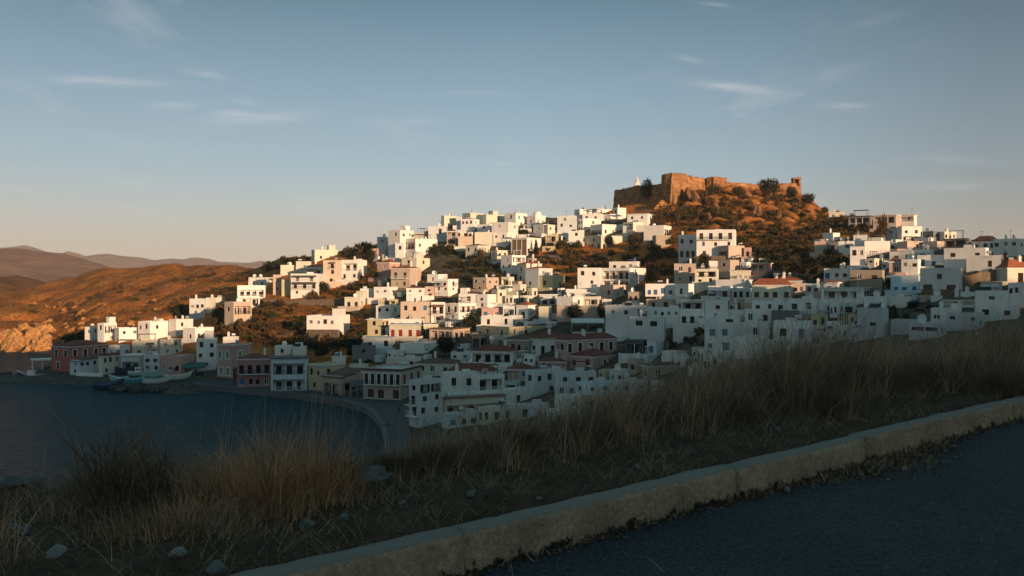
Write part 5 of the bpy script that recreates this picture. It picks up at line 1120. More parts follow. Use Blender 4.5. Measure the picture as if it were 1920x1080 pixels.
# ------------------------------------------------------------------ sea, far mountains, haze, sky, light, camera
def build_env():
    m = D.materials.new('sea_water'); m.use_nodes = True; nt = m.node_tree; N = nt.nodes; L = nt.links; b = N['Principled BSDF']
    N.remove(b); out = N['Material Output']; df = N.new('ShaderNodeBsdfDiffuse'); df.inputs['Color'].default_value = (.014, .046, .060, 1); gl = N.new('ShaderNodeBsdfGlossy'); gl.inputs['Color'].default_value = (.64, .74, .77, 1); gl.inputs['Roughness'].default_value = .11
    fr = N.new('ShaderNodeFresnel'); fr.inputs['IOR'].default_value = 1.33; fm = N.new('ShaderNodeMapRange'); fm.inputs['To Min'].default_value = .02; fm.inputs['To Max'].default_value = .82; L.new(fr.outputs[0], fm.inputs['Value'])
    ms = N.new('ShaderNodeMixShader'); L.new(fm.outputs[0], ms.inputs[0]); L.new(df.outputs[0], ms.inputs[1]); L.new(gl.outputs[0], ms.inputs[2]); L.new(ms.outputs[0], out.inputs['Surface'])
    geo = N.new('ShaderNodeNewGeometry'); hsum = None
    for sc, st, w in (((.55, 1.3, 1), 1.0, .5), ((.16, .4, 1), 1.0, 1.0), ((1.6, 3.4, 1), 1.0, .16)):
        mp = N.new('ShaderNodeMapping'); mp.inputs['Scale'].default_value = sc; mp.inputs['Rotation'].default_value = (0, 0, .25); L.new(geo.outputs['Position'], mp.inputs['Vector'])
        n = N.new('ShaderNodeTexNoise'); n.inputs['Scale'].default_value = st; n.inputs['Detail'].default_value = 4; L.new(mp.outputs['Vector'], n.inputs['Vector'])
        mu = N.new('ShaderNodeMath'); mu.operation = 'MULTIPLY'; mu.inputs[1].default_value = w; L.new(n.outputs['Fac'], mu.inputs[0])
        if hsum is None: hsum = mu.outputs[0]
        else:
            ad = N.new('ShaderNodeMath'); L.new(hsum, ad.inputs[0]); L.new(mu.outputs[0], ad.inputs[1]); hsum = ad.outputs[0]
    bp = N.new('ShaderNodeBump'); bp.inputs['Strength'].default_value = 1.0; bp.inputs['Distance'].default_value = 2.6; L.new(hsum, bp.inputs['Height']); L.new(bp.outputs['Normal'], df.inputs['Normal']); L.new(bp.outputs['Normal'], gl.inputs['Normal']); L.new(bp.outputs['Normal'], fr.inputs['Normal'])
    q = MB(); q.poly([(-5200, -700, 0), (3200, -700, 0), (3200, 6150, 0), (-5200, 6150, 0)]); tag(q.build('sea', m), kind='structure')
    # far mountains across the bay
    mm = {}
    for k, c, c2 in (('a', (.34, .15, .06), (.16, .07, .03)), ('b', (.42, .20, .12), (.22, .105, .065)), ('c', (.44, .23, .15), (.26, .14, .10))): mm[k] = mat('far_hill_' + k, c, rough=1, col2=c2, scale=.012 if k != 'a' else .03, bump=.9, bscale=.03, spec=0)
    def ridge(sky, Y, depth, mt, seed, rough):
        x0, x1 = sky[0][0], sky[-1][0]; nx, ny = 260, 44; V = np.zeros((nx, ny, 3))
        for i in range(nx):
            px = x0 + (x1 - x0) * i / (nx - 1); top = CZ - (np.interp(px, [a for a, _ in sky], [b_ for _, b_ in sky]) - HY) / FOC * Y
            for j in range(ny):
                f = j / (ny - 1); d = (f - .6) * depth; y = Y + d; x = (px - CX) / FOC * Y; prof = sm(0, .6, f) if f < .6 else 1 - .8 * sm(.6, 1, f)
                prof = prof * .75 + .25 * (f / .6 if f < .6 else 1 - (f - .6) / .4)
                g = mnoise.fractal((x * rough, y * rough, seed), 1, 2.1, 6); gg = 1 - abs(mnoise.noise((x * rough * .8, y * rough * .35, seed + 3)))
                z = -3 + (top + 3) * prof * (1 + (.16 * g + .35 * (gg - .75)) * (1 - prof ** 4) ) + (top * .018 * g if j > 0 else 0)
                V[i, j] = (x, y, z)
        tag(np_obj('mountain', V.reshape(-1, 3), grid_faces(nx, ny)[:, ::-1], mt, True), kind='structure')
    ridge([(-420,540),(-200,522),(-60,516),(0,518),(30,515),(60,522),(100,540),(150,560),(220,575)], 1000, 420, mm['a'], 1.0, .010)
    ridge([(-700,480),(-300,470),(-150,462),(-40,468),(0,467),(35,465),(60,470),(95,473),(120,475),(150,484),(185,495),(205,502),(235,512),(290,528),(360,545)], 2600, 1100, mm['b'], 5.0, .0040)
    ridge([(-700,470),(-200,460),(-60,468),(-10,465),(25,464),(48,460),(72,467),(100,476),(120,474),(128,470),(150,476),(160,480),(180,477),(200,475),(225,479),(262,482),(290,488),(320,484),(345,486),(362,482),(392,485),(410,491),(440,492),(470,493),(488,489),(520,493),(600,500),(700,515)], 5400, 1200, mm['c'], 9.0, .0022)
    # the air
    hz = D.materials.new('haze'); hz.use_nodes = True; nt = hz.node_tree; nt.nodes.remove(nt.nodes['Principled BSDF']); v = nt.nodes.new('ShaderNodeVolumePrincipled'); v.inputs['Color'].default_value = (.86, .84, .86, 1); v.inputs['Density'].default_value = HAZE; v.inputs['Anisotropy'].default_value = 0.0
    nt.links.new(v.outputs[0], nt.nodes['Material Output'].inputs['Volume'])
    q = MB(); q.box(-5300, 3300, -800, 6250, -5, 300); tag(q.build('haze', hz), kind='stuff')
    # sky
    w = D.worlds.new('World'); SC.world = w; w.use_nodes = True; nt = w.node_tree; N = nt.nodes; L = nt.links; bg = N['Background']
    sky = N.new('ShaderNodeTexSky'); sky.sky_type = 'NISHITA'; sky.sun_disc = False; sky.sun_elevation = R(SUN_EL); sky.sun_rotation = math.atan2(SUN_DIR2[0], SUN_DIR2[1]); sky.altitude = 30; sky.air_density = SKY[0]; sky.dust_density = SKY[1]; sky.ozone_density = SKY[2]
    tc = N.new('ShaderNodeTexCoord'); sx = N.new('ShaderNodeSeparateXYZ'); L.new(tc.outputs['Generated'], sx.inputs[0])
    def math_(op, a, b_=None, c=None):
        n = N.new('ShaderNodeMath'); n.operation = op
        for i, q_ in enumerate((a, b_, c)):
            if q_ is None: continue
            if isinstance(q_, (int, float)): n.inputs[i].default_value = q_
            else: L.new(q_, n.inputs[i])
        return n.outputs[0]
    # thin cirrus: streaks on a plane high above
    zc = math_('MAXIMUM', sx.outputs['Z'], .02); cx_ = math_('DIVIDE', sx.outputs['X'], zc); cy_ = math_('DIVIDE', sx.outputs['Y'], zc)
    cb = N.new('ShaderNodeCombineXYZ'); L.new(cx_, cb.inputs[0]); L.new(cy_, cb.inputs[1])
    mp = N.new('ShaderNodeMapping'); mp.inputs['Scale'].default_value = (1.3, .55, 1); mp.inputs['Rotation'].default_value = (0, 0, .18); mp.inputs['Location'].default_value = CLOUD_LOC; L.new(cb.outputs[0], mp.inputs['Vector'])
    n1 = N.new('ShaderNodeTexNoise'); n1.inputs['Scale'].default_value = 1.1; n1.inputs['Detail'].default_value = 9; n1.inputs['Roughness'].default_value = .62; n1.inputs['Distortion'].default_value = .5; L.new(mp.outputs[0], n1.inputs['Vector'])
    n2 = N.new('ShaderNodeTexNoise'); n2.inputs['Scale'].default_value = .35; n2.inputs['Detail'].default_value = 3; L.new(mp.outputs[0], n2.inputs['Vector'])
    a = N.new('ShaderNodeMapRange'); a.inputs['From Min'].default_value = .56; a.inputs['From Max'].default_value = .80; L.new(n1.outputs['Fac'], a.inputs['Value'])
    c = N.new('ShaderNodeMapRange'); c.inputs['From Min'].default_value = .44; c.inputs['From Max'].default_value = .62; L.new(n2.outputs['Fac'], c.inputs['Value'])
    cl = math_('MULTIPLY', math_('MULTIPLY', a.outputs[0], c.outputs[0]), CLOUD_AMT)
    # a few single wisps where the evening sky has them (fixed directions in the world)
    az = math_('DIVIDE', sx.outputs['X'], math_('MAXIMUM', sx.outputs['Y'], .05)); el = math_('DIVIDE', sx.outputs['Z'], math_('MAXIMUM', sx.outputs['Y'], .05))
    cb2 = N.new('ShaderNodeCombineXYZ'); L.new(az, cb2.inputs[0]); L.new(el, cb2.inputs[1])
    mp2 = N.new('ShaderNodeMapping'); mp2.inputs['Scale'].default_value = (9, 70, 1); mp2.inputs['Rotation'].default_value = (0, 0, .12); L.new(cb2.outputs[0], mp2.inputs['Vector'])
    n3 = N.new('ShaderNodeTexNoise'); n3.inputs['Scale'].default_value = 1.3; n3.inputs['Detail'].default_value = 8; n3.inputs['Roughness'].default_value = .6; n3.inputs['Distortion'].default_value = .8; L.new(mp2.outputs[0], n3.inputs['Vector'])
    n3r = N.new('ShaderNodeMapRange'); n3r.inputs['From Min'].default_value = .36; n3r.inputs['From Max'].default_value = .66; L.new(n3.outputs['Fac'], n3r.inputs['Value'])
    wis = None
    for (px, py, sxp, syp, amp, tilt) in WISPS:
        dx = math_('SUBTRACT', az, (px - CX) / FOC); dy = math_('SUBTRACT', el, -(py - HY) / FOC); dy = math_('MULTIPLY_ADD', dx, tilt, dy); syp *= .7; amp *= .6
        e = math_('ADD', math_('POWER', math_('DIVIDE', math_('ABSOLUTE', dx), sxp / FOC), 2), math_('POWER', math_('DIVIDE', math_('ABSOLUTE', dy), syp / FOC), 2))
        g = math_('MULTIPLY', math_('POWER', 2.718, math_('MULTIPLY', e, -1)), amp); wis = g if wis is None else math_('ADD', wis, g)
    front = math_('GREATER_THAN', sx.outputs['Y'], .05)
    cl = math_('MINIMUM', math_('ADD', cl, math_('MULTIPLY', math_('MULTIPLY', wis, math_('MULTIPLY_ADD', n3r.outputs[0], .72, .28)), front)), .8)
    mx = N.new('ShaderNodeMix'); mx.data_type = 'RGBA'; L.new(cl, mx.inputs['Factor']); 
    hs = N.new('ShaderNodeHueSaturation'); hs.inputs['Saturation'].default_value = SKY_SAT; L.new(sky.outputs[0], hs.inputs['Color'])
    hz_ = math_('DIVIDE', sx.outputs['Z'], math_('MAXIMUM', math_('SQRT', math_('ADD', math_('POWER', sx.outputs['X'], 2), math_('POWER', sx.outputs['Y'], 2))), .01))
    rp = N.new('ShaderNodeValToRGB'); e = rp.color_ramp.elements; e[0].position = 0; e[0].color = (*SKY_GRAD[0][1], 1); e[1].position = 1; e[1].color = (*SKY_GRAD[-1][1], 1)
    for p_, c_ in SKY_GRAD[1:-1]: q_ = e.new(p_); q_.color = (*c_, 1)
    L.new(hz_, rp.inputs['Fac'])
    hl = math_('MAXIMUM', math_('SQRT', math_('ADD', math_('POWER', sx.outputs['X'], 2), math_('POWER', sx.outputs['Y'], 2))), .01)
    dot = math_('DIVIDE', math_('ADD', math_('MULTIPLY', sx.outputs['X'], SUN_DIR2[0]), math_('MULTIPLY', sx.outputs['Y'], SUN_DIR2[1])), hl)   # how far round from the sun: the sky is darkest a quarter turn away
    rp2 = N.new('ShaderNodeValToRGB'); e2 = rp2.color_ramp.elements; e2[0].position = 0; e2[0].color = (.93, .93, .93, 1); e2[1].position = 1; e2[1].color = (1.15, 1.1, 1, 1)
    for p_, v_ in ((.10, 1.0), (.19, .87), (.285, .58), (.45, .58), (.7, .9)): q_ = e2.new(p_); q_.color = (v_ * .97, v_, v_ * 1.01, 1)
    L.new(math_('MULTIPLY_ADD', dot, .5, .5), rp2.inputs['Fac'])
    vm = N.new('ShaderNodeVectorMath'); vm.operation = 'MULTIPLY'; L.new(rp.outputs['Color'], vm.inputs[0]); L.new(rp2.outputs['Color'], vm.inputs[1])
    sc = N.new('ShaderNodeVectorMath'); sc.operation = 'SCALE'; sc.inputs['Scale'].default_value = 1 / SKY_STR; L.new(vm.outputs[0], sc.inputs[0])
    gm = N.new('ShaderNodeMix'); gm.data_type = 'RGBA'; gm.inputs['Factor'].default_value = SKY_MIX; L.new(hs.outputs[0], gm.inputs['A']); L.new(sc.outputs[0], gm.inputs['B'])
    L.new(gm.outputs['Result'], mx.inputs['A']); mx.inputs['B'].default_value = CLOUD_COL
    L.new(mx.outputs['Result'], bg.inputs['Color']); bg.inputs['Strength'].default_value = SKY_STR
    s = D.lights.new('sun', 'SUN'); s.energy = SUN_STR; s.angle = R(.5); s.color = SUN_COL; o = D.objects.new('sun', s); link(o)
    d = Vector((SUN_DIR2[0], SUN_DIR2[1], 0)).normalized() * math.cos(R(SUN_EL)); d.z = math.sin(R(SUN_EL)); o.rotation_euler = d.to_track_quat('Z', 'Y').to_euler(); o.location = (150, -100, 150)
    c = D.cameras.new('camera'); c.sensor_width = 36; c.lens = FOC / 1920 * 36; c.shift_y = -(540 - HY) / 1920; c.clip_start = .1; c.clip_end = 20000; co = D.objects.new('camera', c); link(co); co.location = (0, 0, CZ); co.rotation_euler = (R(90), 0, 0); SC.camera = co
    SC.view_settings.view_transform = 'Standard'; SC.view_settings.look = 'None'; SC.view_settings.exposure = EXPO; SC.view_settings.gamma = 1
    cy = SC.cycles; cy.max_bounces = 5; cy.diffuse_bounces = 3; cy.glossy_bounces = 3; cy.transmission_bounces = 2; cy.transparent_max_bounces = 4; cy.volume_bounces = 0; cy.use_adaptive_sampling = True; cy.adaptive_threshold = .02; cy.caustics_reflective = False; cy.caustics_refractive = False
    cy.use_denoising = True
# label | left edge, near corner, right edge, eave/parapet row, base row | wall | roof | left-face storeys | right-face storeys | extras
HOUSES = [
# --- ridge row, upper left of the town
("tall white tower house at the left end of the ridge",728,750,776,431,487,'w','F','1/-/-/-','2/-/-/-','rc'),
("shaded grey-white house tucked left of the tall tower house",707,727,728,444,474,'g','F','1/-','-','a'),
("white house with balconies and terrace canopy right of the tower house",756,779,820,447,486,'w','F','L/2','2/2','pc'),
("low shaded block against the foot of the tower house",741,756,757,456,489,'g','F','1/-','-',''),
("cream flat house between the tower house and the ridge",776,795,807,436,455,'c','F','-','1','p'),
("broad shaded wall house below the dark umbrella on the ridge",803,837,840,424,452,'g','F','1d/-','-','ac'),
("sunlit cream ridge house beside the dark parasol",827,833,856,404,428,'c','F','-/-','1/1','tc'),
("narrow grey ridge house right of the parasol house",855,866,867,406,427,'g','F','-','-',''),
("white ridge house with a row of three arched windows",864,888,899,410,434,'w','F','3/-','1/-',''),
("small house with two dark brown balconies under the ridge",838,855,859,433,461,'t','H3','L/L','-',''),
("rough pinkish terrace house left of the hidden garden wall",859,886,888,443,466,'t','F','-/-','-',''),
("lit ridge house with the long dark roof edge",867,882,907,399,414,'c','F','-','1','ca'),
("pale yellow cube house in the middle of the ridge",893,912,946,402,424,'c','F','-/-','1/-','r'),
("white ridge house with rooftop chimneys left of the domed house",946,967,989,399,426,'w','F','1/-','2/1','cat'),
("domed white house at the right end of the ridge",988,1004,1023,404,424,'w','D','1','2','a'),
("white house with a small terrace below the domed house",1000,1019,1043,420,442,'w','F','1/-','1/1','c'),
("plain white cube on the slope left of the dark green hedge",922,953,972,416,456,'w','F','1/-/-','1/-/-','a'),
("white house with one long blank wall under the pale yellow cube",895,918,936,420,441,'w','F','1/-','1/-',''),
("white house with a pair of small windows under the plain cube",925,951,966,436,459,'w','F','2/-','1/-',''),
("cream stepped house left of the pair-windowed white house",890,920,926,435,462,'c','F','-/-','1/-','c'),
("cream two storey house with a brown roof behind it above the bush bank",873,896,918,460,492,'c','H4','2/2','1/1',''),
("house with one shaded and one sunlit wall right of the brown roof",921,932,952,469,494,'c','F','1/1','2/1',''),
("sloping roofed house with a loggia under the garage door house",939,960,986,478,517,'w','F','1/2/1','L/1/-','p'),
("white house with three tall garage doors and a roof terrace",958,988,1015,445,480,'w','F','G','-/L','pt'),
("pink house with a red hipped roof left of two dark trees",707,730,751,492,522,'p','H7','1/-','1/-','c'),
("pink house with balconies and red hipped roof beside the pine bank",733,768,790,503,542,'t','H7','2b/2','-/-','c'),
("cream house with a vaulted roof behind the two red roofs",753,781,806,484,514,'c','D','1b/-','1/-',''),
("low white house with a satellite dish under the pine bank",801,822,839,514,532,'w','F','1','1','d'),
("white terraced house with two storeys of small windows in the centre",815,840,859,523,558,'w','F','2b/2/-','1b/1/-','t'),
("plain pinkish house squeezed left of the terraced white house",797,814,815,537,558,'t','F','1/1','-',''),
("white house with a small red hipped roof and two windows",762,796,798,540,563,'w','H5','2/-','-','c'),
("pinkish stone house with rooftop pots below the pine bank",887,912,938,520,546,'t','F','2/1','2/1','ct'),
("shaded white house left of the sunlit small cube",860,892,896,551,577,'w','F','1b/-','-','a'),
("small sunlit cube house with one window and a blank right wall",893,914,930,552,579,'w','F','1/1','-','a'),
("cream house with worn walls right of the sunlit small cube",922,933,949,543,572,'c','F','1/-','1/-','d'),
("white house with two windows left of the small red hipped roof",701,730,746,538,562,'w','F','2/-','1/-','c'),
("lilac-white cube house with two small windows by the dark trees",705,734,751,573,600,'w','F','2/-','1/-',''),
("broad pinkish house with five tall windows over two floors",751,807,809,566,609,'t','F','3/2','-','cc'),
("white house with dark balconies beside the five-windowed house",808,834,836,567,608,'w','F','2b/L','-',''),
("white house with a long balcony right of the dark balconied house",835,860,893,569,602,'w','F','2b/1','L/1','p'),
("yellowish house with shaded terraces at the edge of the dark bank",689,716,731,600,632,'y','T','1/1','L/L',''),
("white terrace house with a low parapet above the red awnings",728,790,801,598,618,'w','F','4','1','t'),
("long low house with red shutters at the edge of the shadow",730,790,822,610,634,'c','T','4d','L',''),
("curved terrace cafe with a brown awning roof",805,850,881,618,641,'t','T','L','L','p'),
("low pink house left of the orange pyramid roof",903,941,943,577,597,'p','F','2','-','c'),
("grey loggia house touching the orange pyramid roof house",943,965,967,573,598,'g','F','L','-',''),
("small white house with a bright orange pyramid roof",968,990,1006,572,599,'w','H7','1d','1','c'),
("long shaded white house under the orange pyramid roof",902,960,981,593,615,'w','F','2','2',''),
("long low tan house with a pale yellow end wall",902,955,1046,613,634,'y','F','2','4',''),
("white house with a red tiled terrace edge right of the garage door house",970,987,1016,494,532,'c','H4','1/1','-/1',''),
("shaded house with a red roof right of the red terrace edge",985,1010,1036,503,541,'g','H4','-/1','1/1','c'),
("shaded pavilion with a dark open loggia on a stone wall",1012,1044,1046,553,577,'g','T','L','-',''),
# --- left shoulder
("sunlit cream cube house standing alone on the left shoulder",584,590,634,468,492,'c','F','-','2','rc'),
("low cream wall house down left of the lone cream cube",526,557,558,497,512,'c','F','-','-','d'),
("low cream house at the foot of the lone cream cube",555,583,585,490,508,'c','F','-','-',''),
("house with a brown balcony and small red roof under the cream cube",573,606,608,500,519,'w','H6','L','-','c'),
("three storey white house with two blue railed balconies",545,597,609,513,555,'w','F','2b/3b/2','-/-/-','p'),
("pinkish three storey house right of the blue railed balconies",606,640,642,488,532,'t','F','1b/1/1','-','a'),
("white house with brown top balcony at the right of the left shoulder",640,671,688,487,527,'w','F','L/2','-/-','ca'),
("stepped white house with a big satellite dish on the left shoulder",466,498,513,520,539,'w','F','2','1','d'),
("white house with a row of tall balcony windows on the left shoulder",445,497,499,535,558,'w','F','L','-','c'),
("low terrace house beneath the tall balcony windows",447,487,489,555,573,'w','F','L','-',''),
("house on a stone base with a wide balcony at the left of the slope",421,438,472,566,612,'t','F','1/-','L/-','c'),
("small shaded house behind the blue railed balconies",512,528,529,515,550,'t','F','1/1','-','p'),
("yellowish block left of the blue railed balconies",528,544,546,524,555,'y','F','-','-',''),
("white house with four windows alone on the scrub bank",575,630,656,592,633,'w','F','4/-','-/-','r'),
("long low cream house right of the stone retaining wall",646,676,691,557,579,'c','F','2d','2','r'),
("small blue-grey house below the dark trees",675,699,701,541,562,'g','F','1','-',''),
("little pinkish house half hidden left of the tower house",696,710,712,466,484,'p','F','-','-',''),
("grey house with balcony windows alone below the brown headland",355,384,391,560,584,'g','F','3','-','c'),
("cream wall house half hidden right of the grey headland house",386,405,422,558,574,'c','F','-','1','d'),
# --- white row by the headland
("white house at the left end of the low sunlit row",159,172,185,613,643,'w','F','1/-','1/-','t'),
("white house with an outside balcony in the low sunlit row",183,195,219,606,642,'w','F','1/-','L/1','rc'),
("long plain white house in the low sunlit row",219,223,260,615,644,'w','F','-/-','2/-','a'),
("white house with two small windows in the low sunlit row",259,281,319,603,640,'w','F','2/-','1/-','c'),
("tallest white house of the low sunlit row",317,330,362,599,633,'w','F','-/-','1/-','ct'),
("white house at the right end of the low sunlit row",343,366,401,615,642,'w','F','1','3','c'),
# --- waterfront left
("big salmon pink villa with a dark red hipped roof on the spit",96,133,204,650,698,'r','H9','2s/1s','4s/-',''),
("white house with a lean-to brown roof beside the pink villa",131,148,194,676,704,'b','M','1/1','4/-',''),
("cream house with a low red roof on the spit",185,191,225,668,703,'c','H5','-/-','3/2','c'),
("white house behind the cream house on the spit",203,215,244,648,670,'w','F','1','2','a'),
("dark open boat store with white posts by the slipway",226,262,274,667,697,'g','T','L','-',''),
("white house with brown terrace roofs behind the boat store",248,300,303,638,664,'c','F','1b/2','-','p'),
("pale house with one dark window left of the tall quay houses",300,322,343,637,666,'c','F','1/1','1/1','a'),
("small pale house above the beached boats",270,299,301,666,697,'g','F','2/2','-','t'),
("low pink flat house behind the beached boats",301,340,369,668,706,'p','F','3','-',''),
("white three storey house left of the pink shuttered house",368,405,408,635,692,'w','F','2/2/1','-','ra'),
("tall pink house with green shutters and white window frames",407,435,472,646,710,'p','C','2s/2s','1s/L','t'),
("rose pink quay house with a dark balcony and low red roof",445,508,511,672,729,'q','H8','4b/4','-','c'),
("blue posted taverna with a grey awning over its balcony",508,575,578,672,733,'b','T','L/L','-',''),
("pale yellow quay house right of the blue taverna",577,604,647,684,736,'y','C','2/1','2/-',''),
("brown roofed quay restaurant with dark open arches",604,640,682,706,743,'t','M','L','L',''),
("cream quay mansion with tall balcony doors and three shop doors",681,752,791,692,750,'m','C','6b/3g','3b/-','t'),
# --- behind the waterfront
("grey unpainted cube house behind the pale yellow quay house",660,703,705,649,678,'k','F','1/-','-',''),
("white flat house under the long red shuttered house",681,734,741,634,655,'w','T','2','-',''),
("shed-like white house with two doors above the quay mansion",726,745,761,658,675,'w','F','2','1',''),
("big flat white roofed house left of the round dark tree",750,795,823,645,667,'w','F','-','2',''),
("house with a brown hipped roof above the quay mansion",776,850,863,682,703,'c','H8','3','2','c'),
("low white house right of the round dark tree",845,880,886,660,675,'w','F','2','-','a'),
("cream house with a roof tank right behind the quay mansion",724,789,791,672,694,'c','F','2','-','t'),
("cream low house with an open dark shed on the quay",655,689,692,684,704,'c','F','1','-',''),
("dark porched grey house under the curved cafe",885,915,921,630,654,'k','T','L','-',''),
("white rooftop block behind the blue taverna",548,574,577,650,670,'w','F','-','-','c'),
("small white house behind the rose pink quay house",515,545,549,648,666,'w','F','1','-','cd'),
("small white shed with a chimney behind the yellow quay house",622,648,650,669,682,'w','F','-','-','c'),
("white rooftop house behind the pink shuttered house",418,440,448,632,648,'w','F','-','-','c'),
# --- lower town, right of the quay
("white house with stacked small balconies on the bend of the quay",767,785,830,714,803,'g','F','1/1b/1b/-','L/2/2/-','k'),
("tall white house with a flat top above the grass stems",826,833,895,699,765,'w','F','-/-','2/2b','ck'),
("white house with a deep roof terrace among the grass stems",893,896,946,703,765,'w','F','-/-','L/-','p'),
("low house with a long brown awning below the tall white house",828,834,946,748,790,'c','T','-','L',''),
("white house with a broad shaded flat roof behind the stems",985,1002,1060,696,745,'g','F','1/-','3/1b','tk'),
("long white house with one wide parapet behind the stems",1040,1046,1118,697,745,'g','F','-/-','3/4','ksp'),
("pale corner house with two little windows above the dry grass",1080,1096,1150,718,755,'b','F','1/-','2/1','k'),
("low white wall house with a long parapet in the grass stems",880,900,1036,737,772,'w','F','-','4',''),
("flat white annex below the wide parapet house",1040,1060,1116,744,772,'w','F','-','2',''),
("white house with a dark red hipped roof and a white balcony",882,961,969,659,684,'w','H11','L','-','c'),
("house with a deep red roof behind the tall white house",838,925,932,696,716,'c','H13','3','-','cc'),
("small house with a steep red roof by the lower lane",952,1002,1004,692,712,'t','H10','1','-',''),
("stone coloured house with a brown hipped roof and tall doors",942,992,1009,637,666,'s','H9','4','1','c'),
("white house with a red roof and three dark windows by the round tree",991,1010,1061,635,666,'w','H10','1d','3d','c'),
("large pink house with a wide dark red hipped roof",1040,1060,1181,638,694,'p','H11','2/-','5s/-','cc'),
("lower pink house with a dark red hipped roof and one tall window",1066,1112,1154,669,696,'p','H12','2','1s','c'),
("long pink house with a low red roof left of the lower pink house",1011,1064,1066,678,694,'p','H8','4','-','c'),
("dark wooden balcony house right of the large pink house",1173,1206,1209,640,668,'k','T','L','-',''),
# --- centre ridge and below
("small sunlit house right of the domed house",1020,1027,1046,421,444,'c','F','-','2/1',''),
("yellowish house with a balcony below the small sunlit house",1023,1043,1047,439,466,'y','F','L/-','-',''),
("large shaded white house left of the stepped ridge houses",1045,1080,1083,404,440,'g','F','1/2/-','-','a'),
("stepped white ridge house with a tall left wall",1077,1087,1110,392,420,'w','F','1/1','1/1','c'),
("white ridge house with a cream right wall near the fort wall",1107,1119,1150,391,407,'w','F','-','2','ca'),
("last white ridge house touching the fort wall",1150,1158,1174,389,414,'w','F','1/-','-/-','c'),
("white house with three dark windows below the stepped ridge house",1083,1093,1127,409,434,'w','F','2/2','1/1',''),
("white house with a small balcony under the ridge",1092,1127,1131,400,422,'w','F','2/1','-','p'),
("white cube under the last ridge houses",1128,1145,1161,401,418,'w','F','1','-',''),
("low white house behind the bare rock terrace",1066,1094,1097,433,457,'w','F','1/-','-',''),
("long cream house with a row of dark doors above the rock terrace",1095,1127,1184,441,467,'c','F','1/3d','-/4d',''),
("shaded white house with balconies above the row of dark doors",1107,1129,1189,420,444,'w','F','L','4',''),
("house with a dark loggia and one sunlit wall below the fort",1168,1187,1209,416,442,'c','F','L/-','-/-',''),
("white house with a flat canopy roof below the fort",1176,1214,1226,401,426,'w','T','2/1','1/-','p'),
("white house with a rounded loggia right of the canopy roof house",1207,1245,1259,422,444,'w','F','-','L',''),
("square stone block under the rounded loggia",1226,1230,1259,441,466,'s','F','-','-',''),
("bright white two storey house with blue shaded terrace left of the villa",1272,1305,1307,440,483,'w','F','2/3d','-','c'),
("big bright white villa with a long top balcony under the fort hill",1306,1378,1380,430,483,'w','F','4b/3/2','-','a'),
("pinkish blank block with a dark loggia in front of the big villa",1347,1366,1396,460,488,'t','F','L','-',''),
("small pink house with a veranda right of the pinkish blank block",1395,1408,1410,464,486,'p','F','1','-',''),
("plain stone house with one window below the pinkish block",1346,1369,1386,487,522,'t','F','1/-','-/-','a'),
("small white house with a dark roof edge left of the plain stone house",1329,1346,1348,489,505,'w','F','-','-',''),
("square pinkish stone house with four windows",1264,1303,1305,494,534,'t','F','2/2','-','c'),
("white house with a brown pergola right of the four-windowed house",1303,1345,1348,504,533,'c','F','L/2','-','t'),
("low house with a flat red tiled edge on the terrace",1369,1407,1410,507,525,'c','H3','-','-',''),
("pink house with a glazed veranda upstairs",1409,1434,1447,494,523,'p','T','L/-','1/-',''),
("cream mansion with an orange hipped roof and four dark windows",1410,1482,1486,534,565,'c','H12','4d','-','cc'),
("cream house with an orange roof half hidden behind the cream mansion",1452,1503,1508,526,545,'c','H8','2','-','cc'),
("shaded cream house right of the cream mansion",1484,1510,1513,531,552,'t','F','2','-',''),
("shaded grey-white house two doors right of the cream mansion",1510,1537,1541,532,551,'g','F','2','-','c'),
("sunlit white house with a low red roof above the taverna",1537,1570,1582,529,552,'w','H5','1','1',''),
("low white house with blue shutters and four openings",1210,1265,1267,532,560,'w','F','4u','-','c'),
("white corner house half in shadow right of the blue shutters",1265,1291,1328,532,560,'w','F','1','1','c'),
("long white roof terrace house above the shadow line",1342,1394,1412,524,547,'w','F','-','-','c'),
("shaded white house with an iron balcony left of the cream mansion",1327,1370,1374,536,561,'w','F','2b','-',''),
("narrow shaded white house left of the cream mansion",1372,1408,1410,540,565,'g','F','3','-',''),
("tall shaded white house with a plain left wall in the centre",1083,1124,1128,502,552,'w','F','2/1/-','-','t'),
("white house with stacked dark balconies in the centre",1128,1181,1211,502,543,'w','F','L/L','1/-',''),
("white rooftop storey set back above the stacked balconies",1142,1195,1211,490,506,'w','F','2','-','tca'),
("pinkish white house with a little dark window under the stacked balconies",1126,1150,1182,534,562,'t','F','1','2','c'),
("long white house with a cream end room right of the stone wall",1044,1074,1094,556,592,'w','F','-/-','1/1','cd'),
("small sunlit balcony house between two white blocks",1093,1122,1127,556,577,'c','F','L','-',''),
("white roof room block behind the long white house",1061,1100,1103,542,558,'w','F','-','-','c'),
("blank pinkish terrace house above the white canopy",1044,1130,1135,574,598,'t','F','-','-',''),
("small church-like cream house with two pointed gables",1010,1038,1060,516,542,'y','F','1','1','cc'),
("tall plain white house with two high windows above the shade line",1135,1184,1211,573,635,'w','F','2/-/-','1/-/-','a'),
("white house with two square black windows",1181,1245,1249,594,640,'w','F','2q/-','-','c'),
("half shaded white house behind the two black windows",1180,1222,1225,575,602,'w','F','2','-',''),
("low pinkish house lit by the last sun in the centre",1212,1262,1266,561,583,'t','F','2','-','c'),
("shaded white house with four little windows",1222,1274,1277,577,610,'w','F','4/-','-',''),
("shaded white house with a flower balcony and two doors",1275,1321,1323,580,612,'w','F','3b','-',''),
("white house with a dark upper veranda behind the flower balcony",1277,1320,1323,564,584,'w','T','L','-',''),
("plain white house with a blue door right of the flower balcony",1322,1361,1365,563,602,'w','F','1/1u','-','t'),
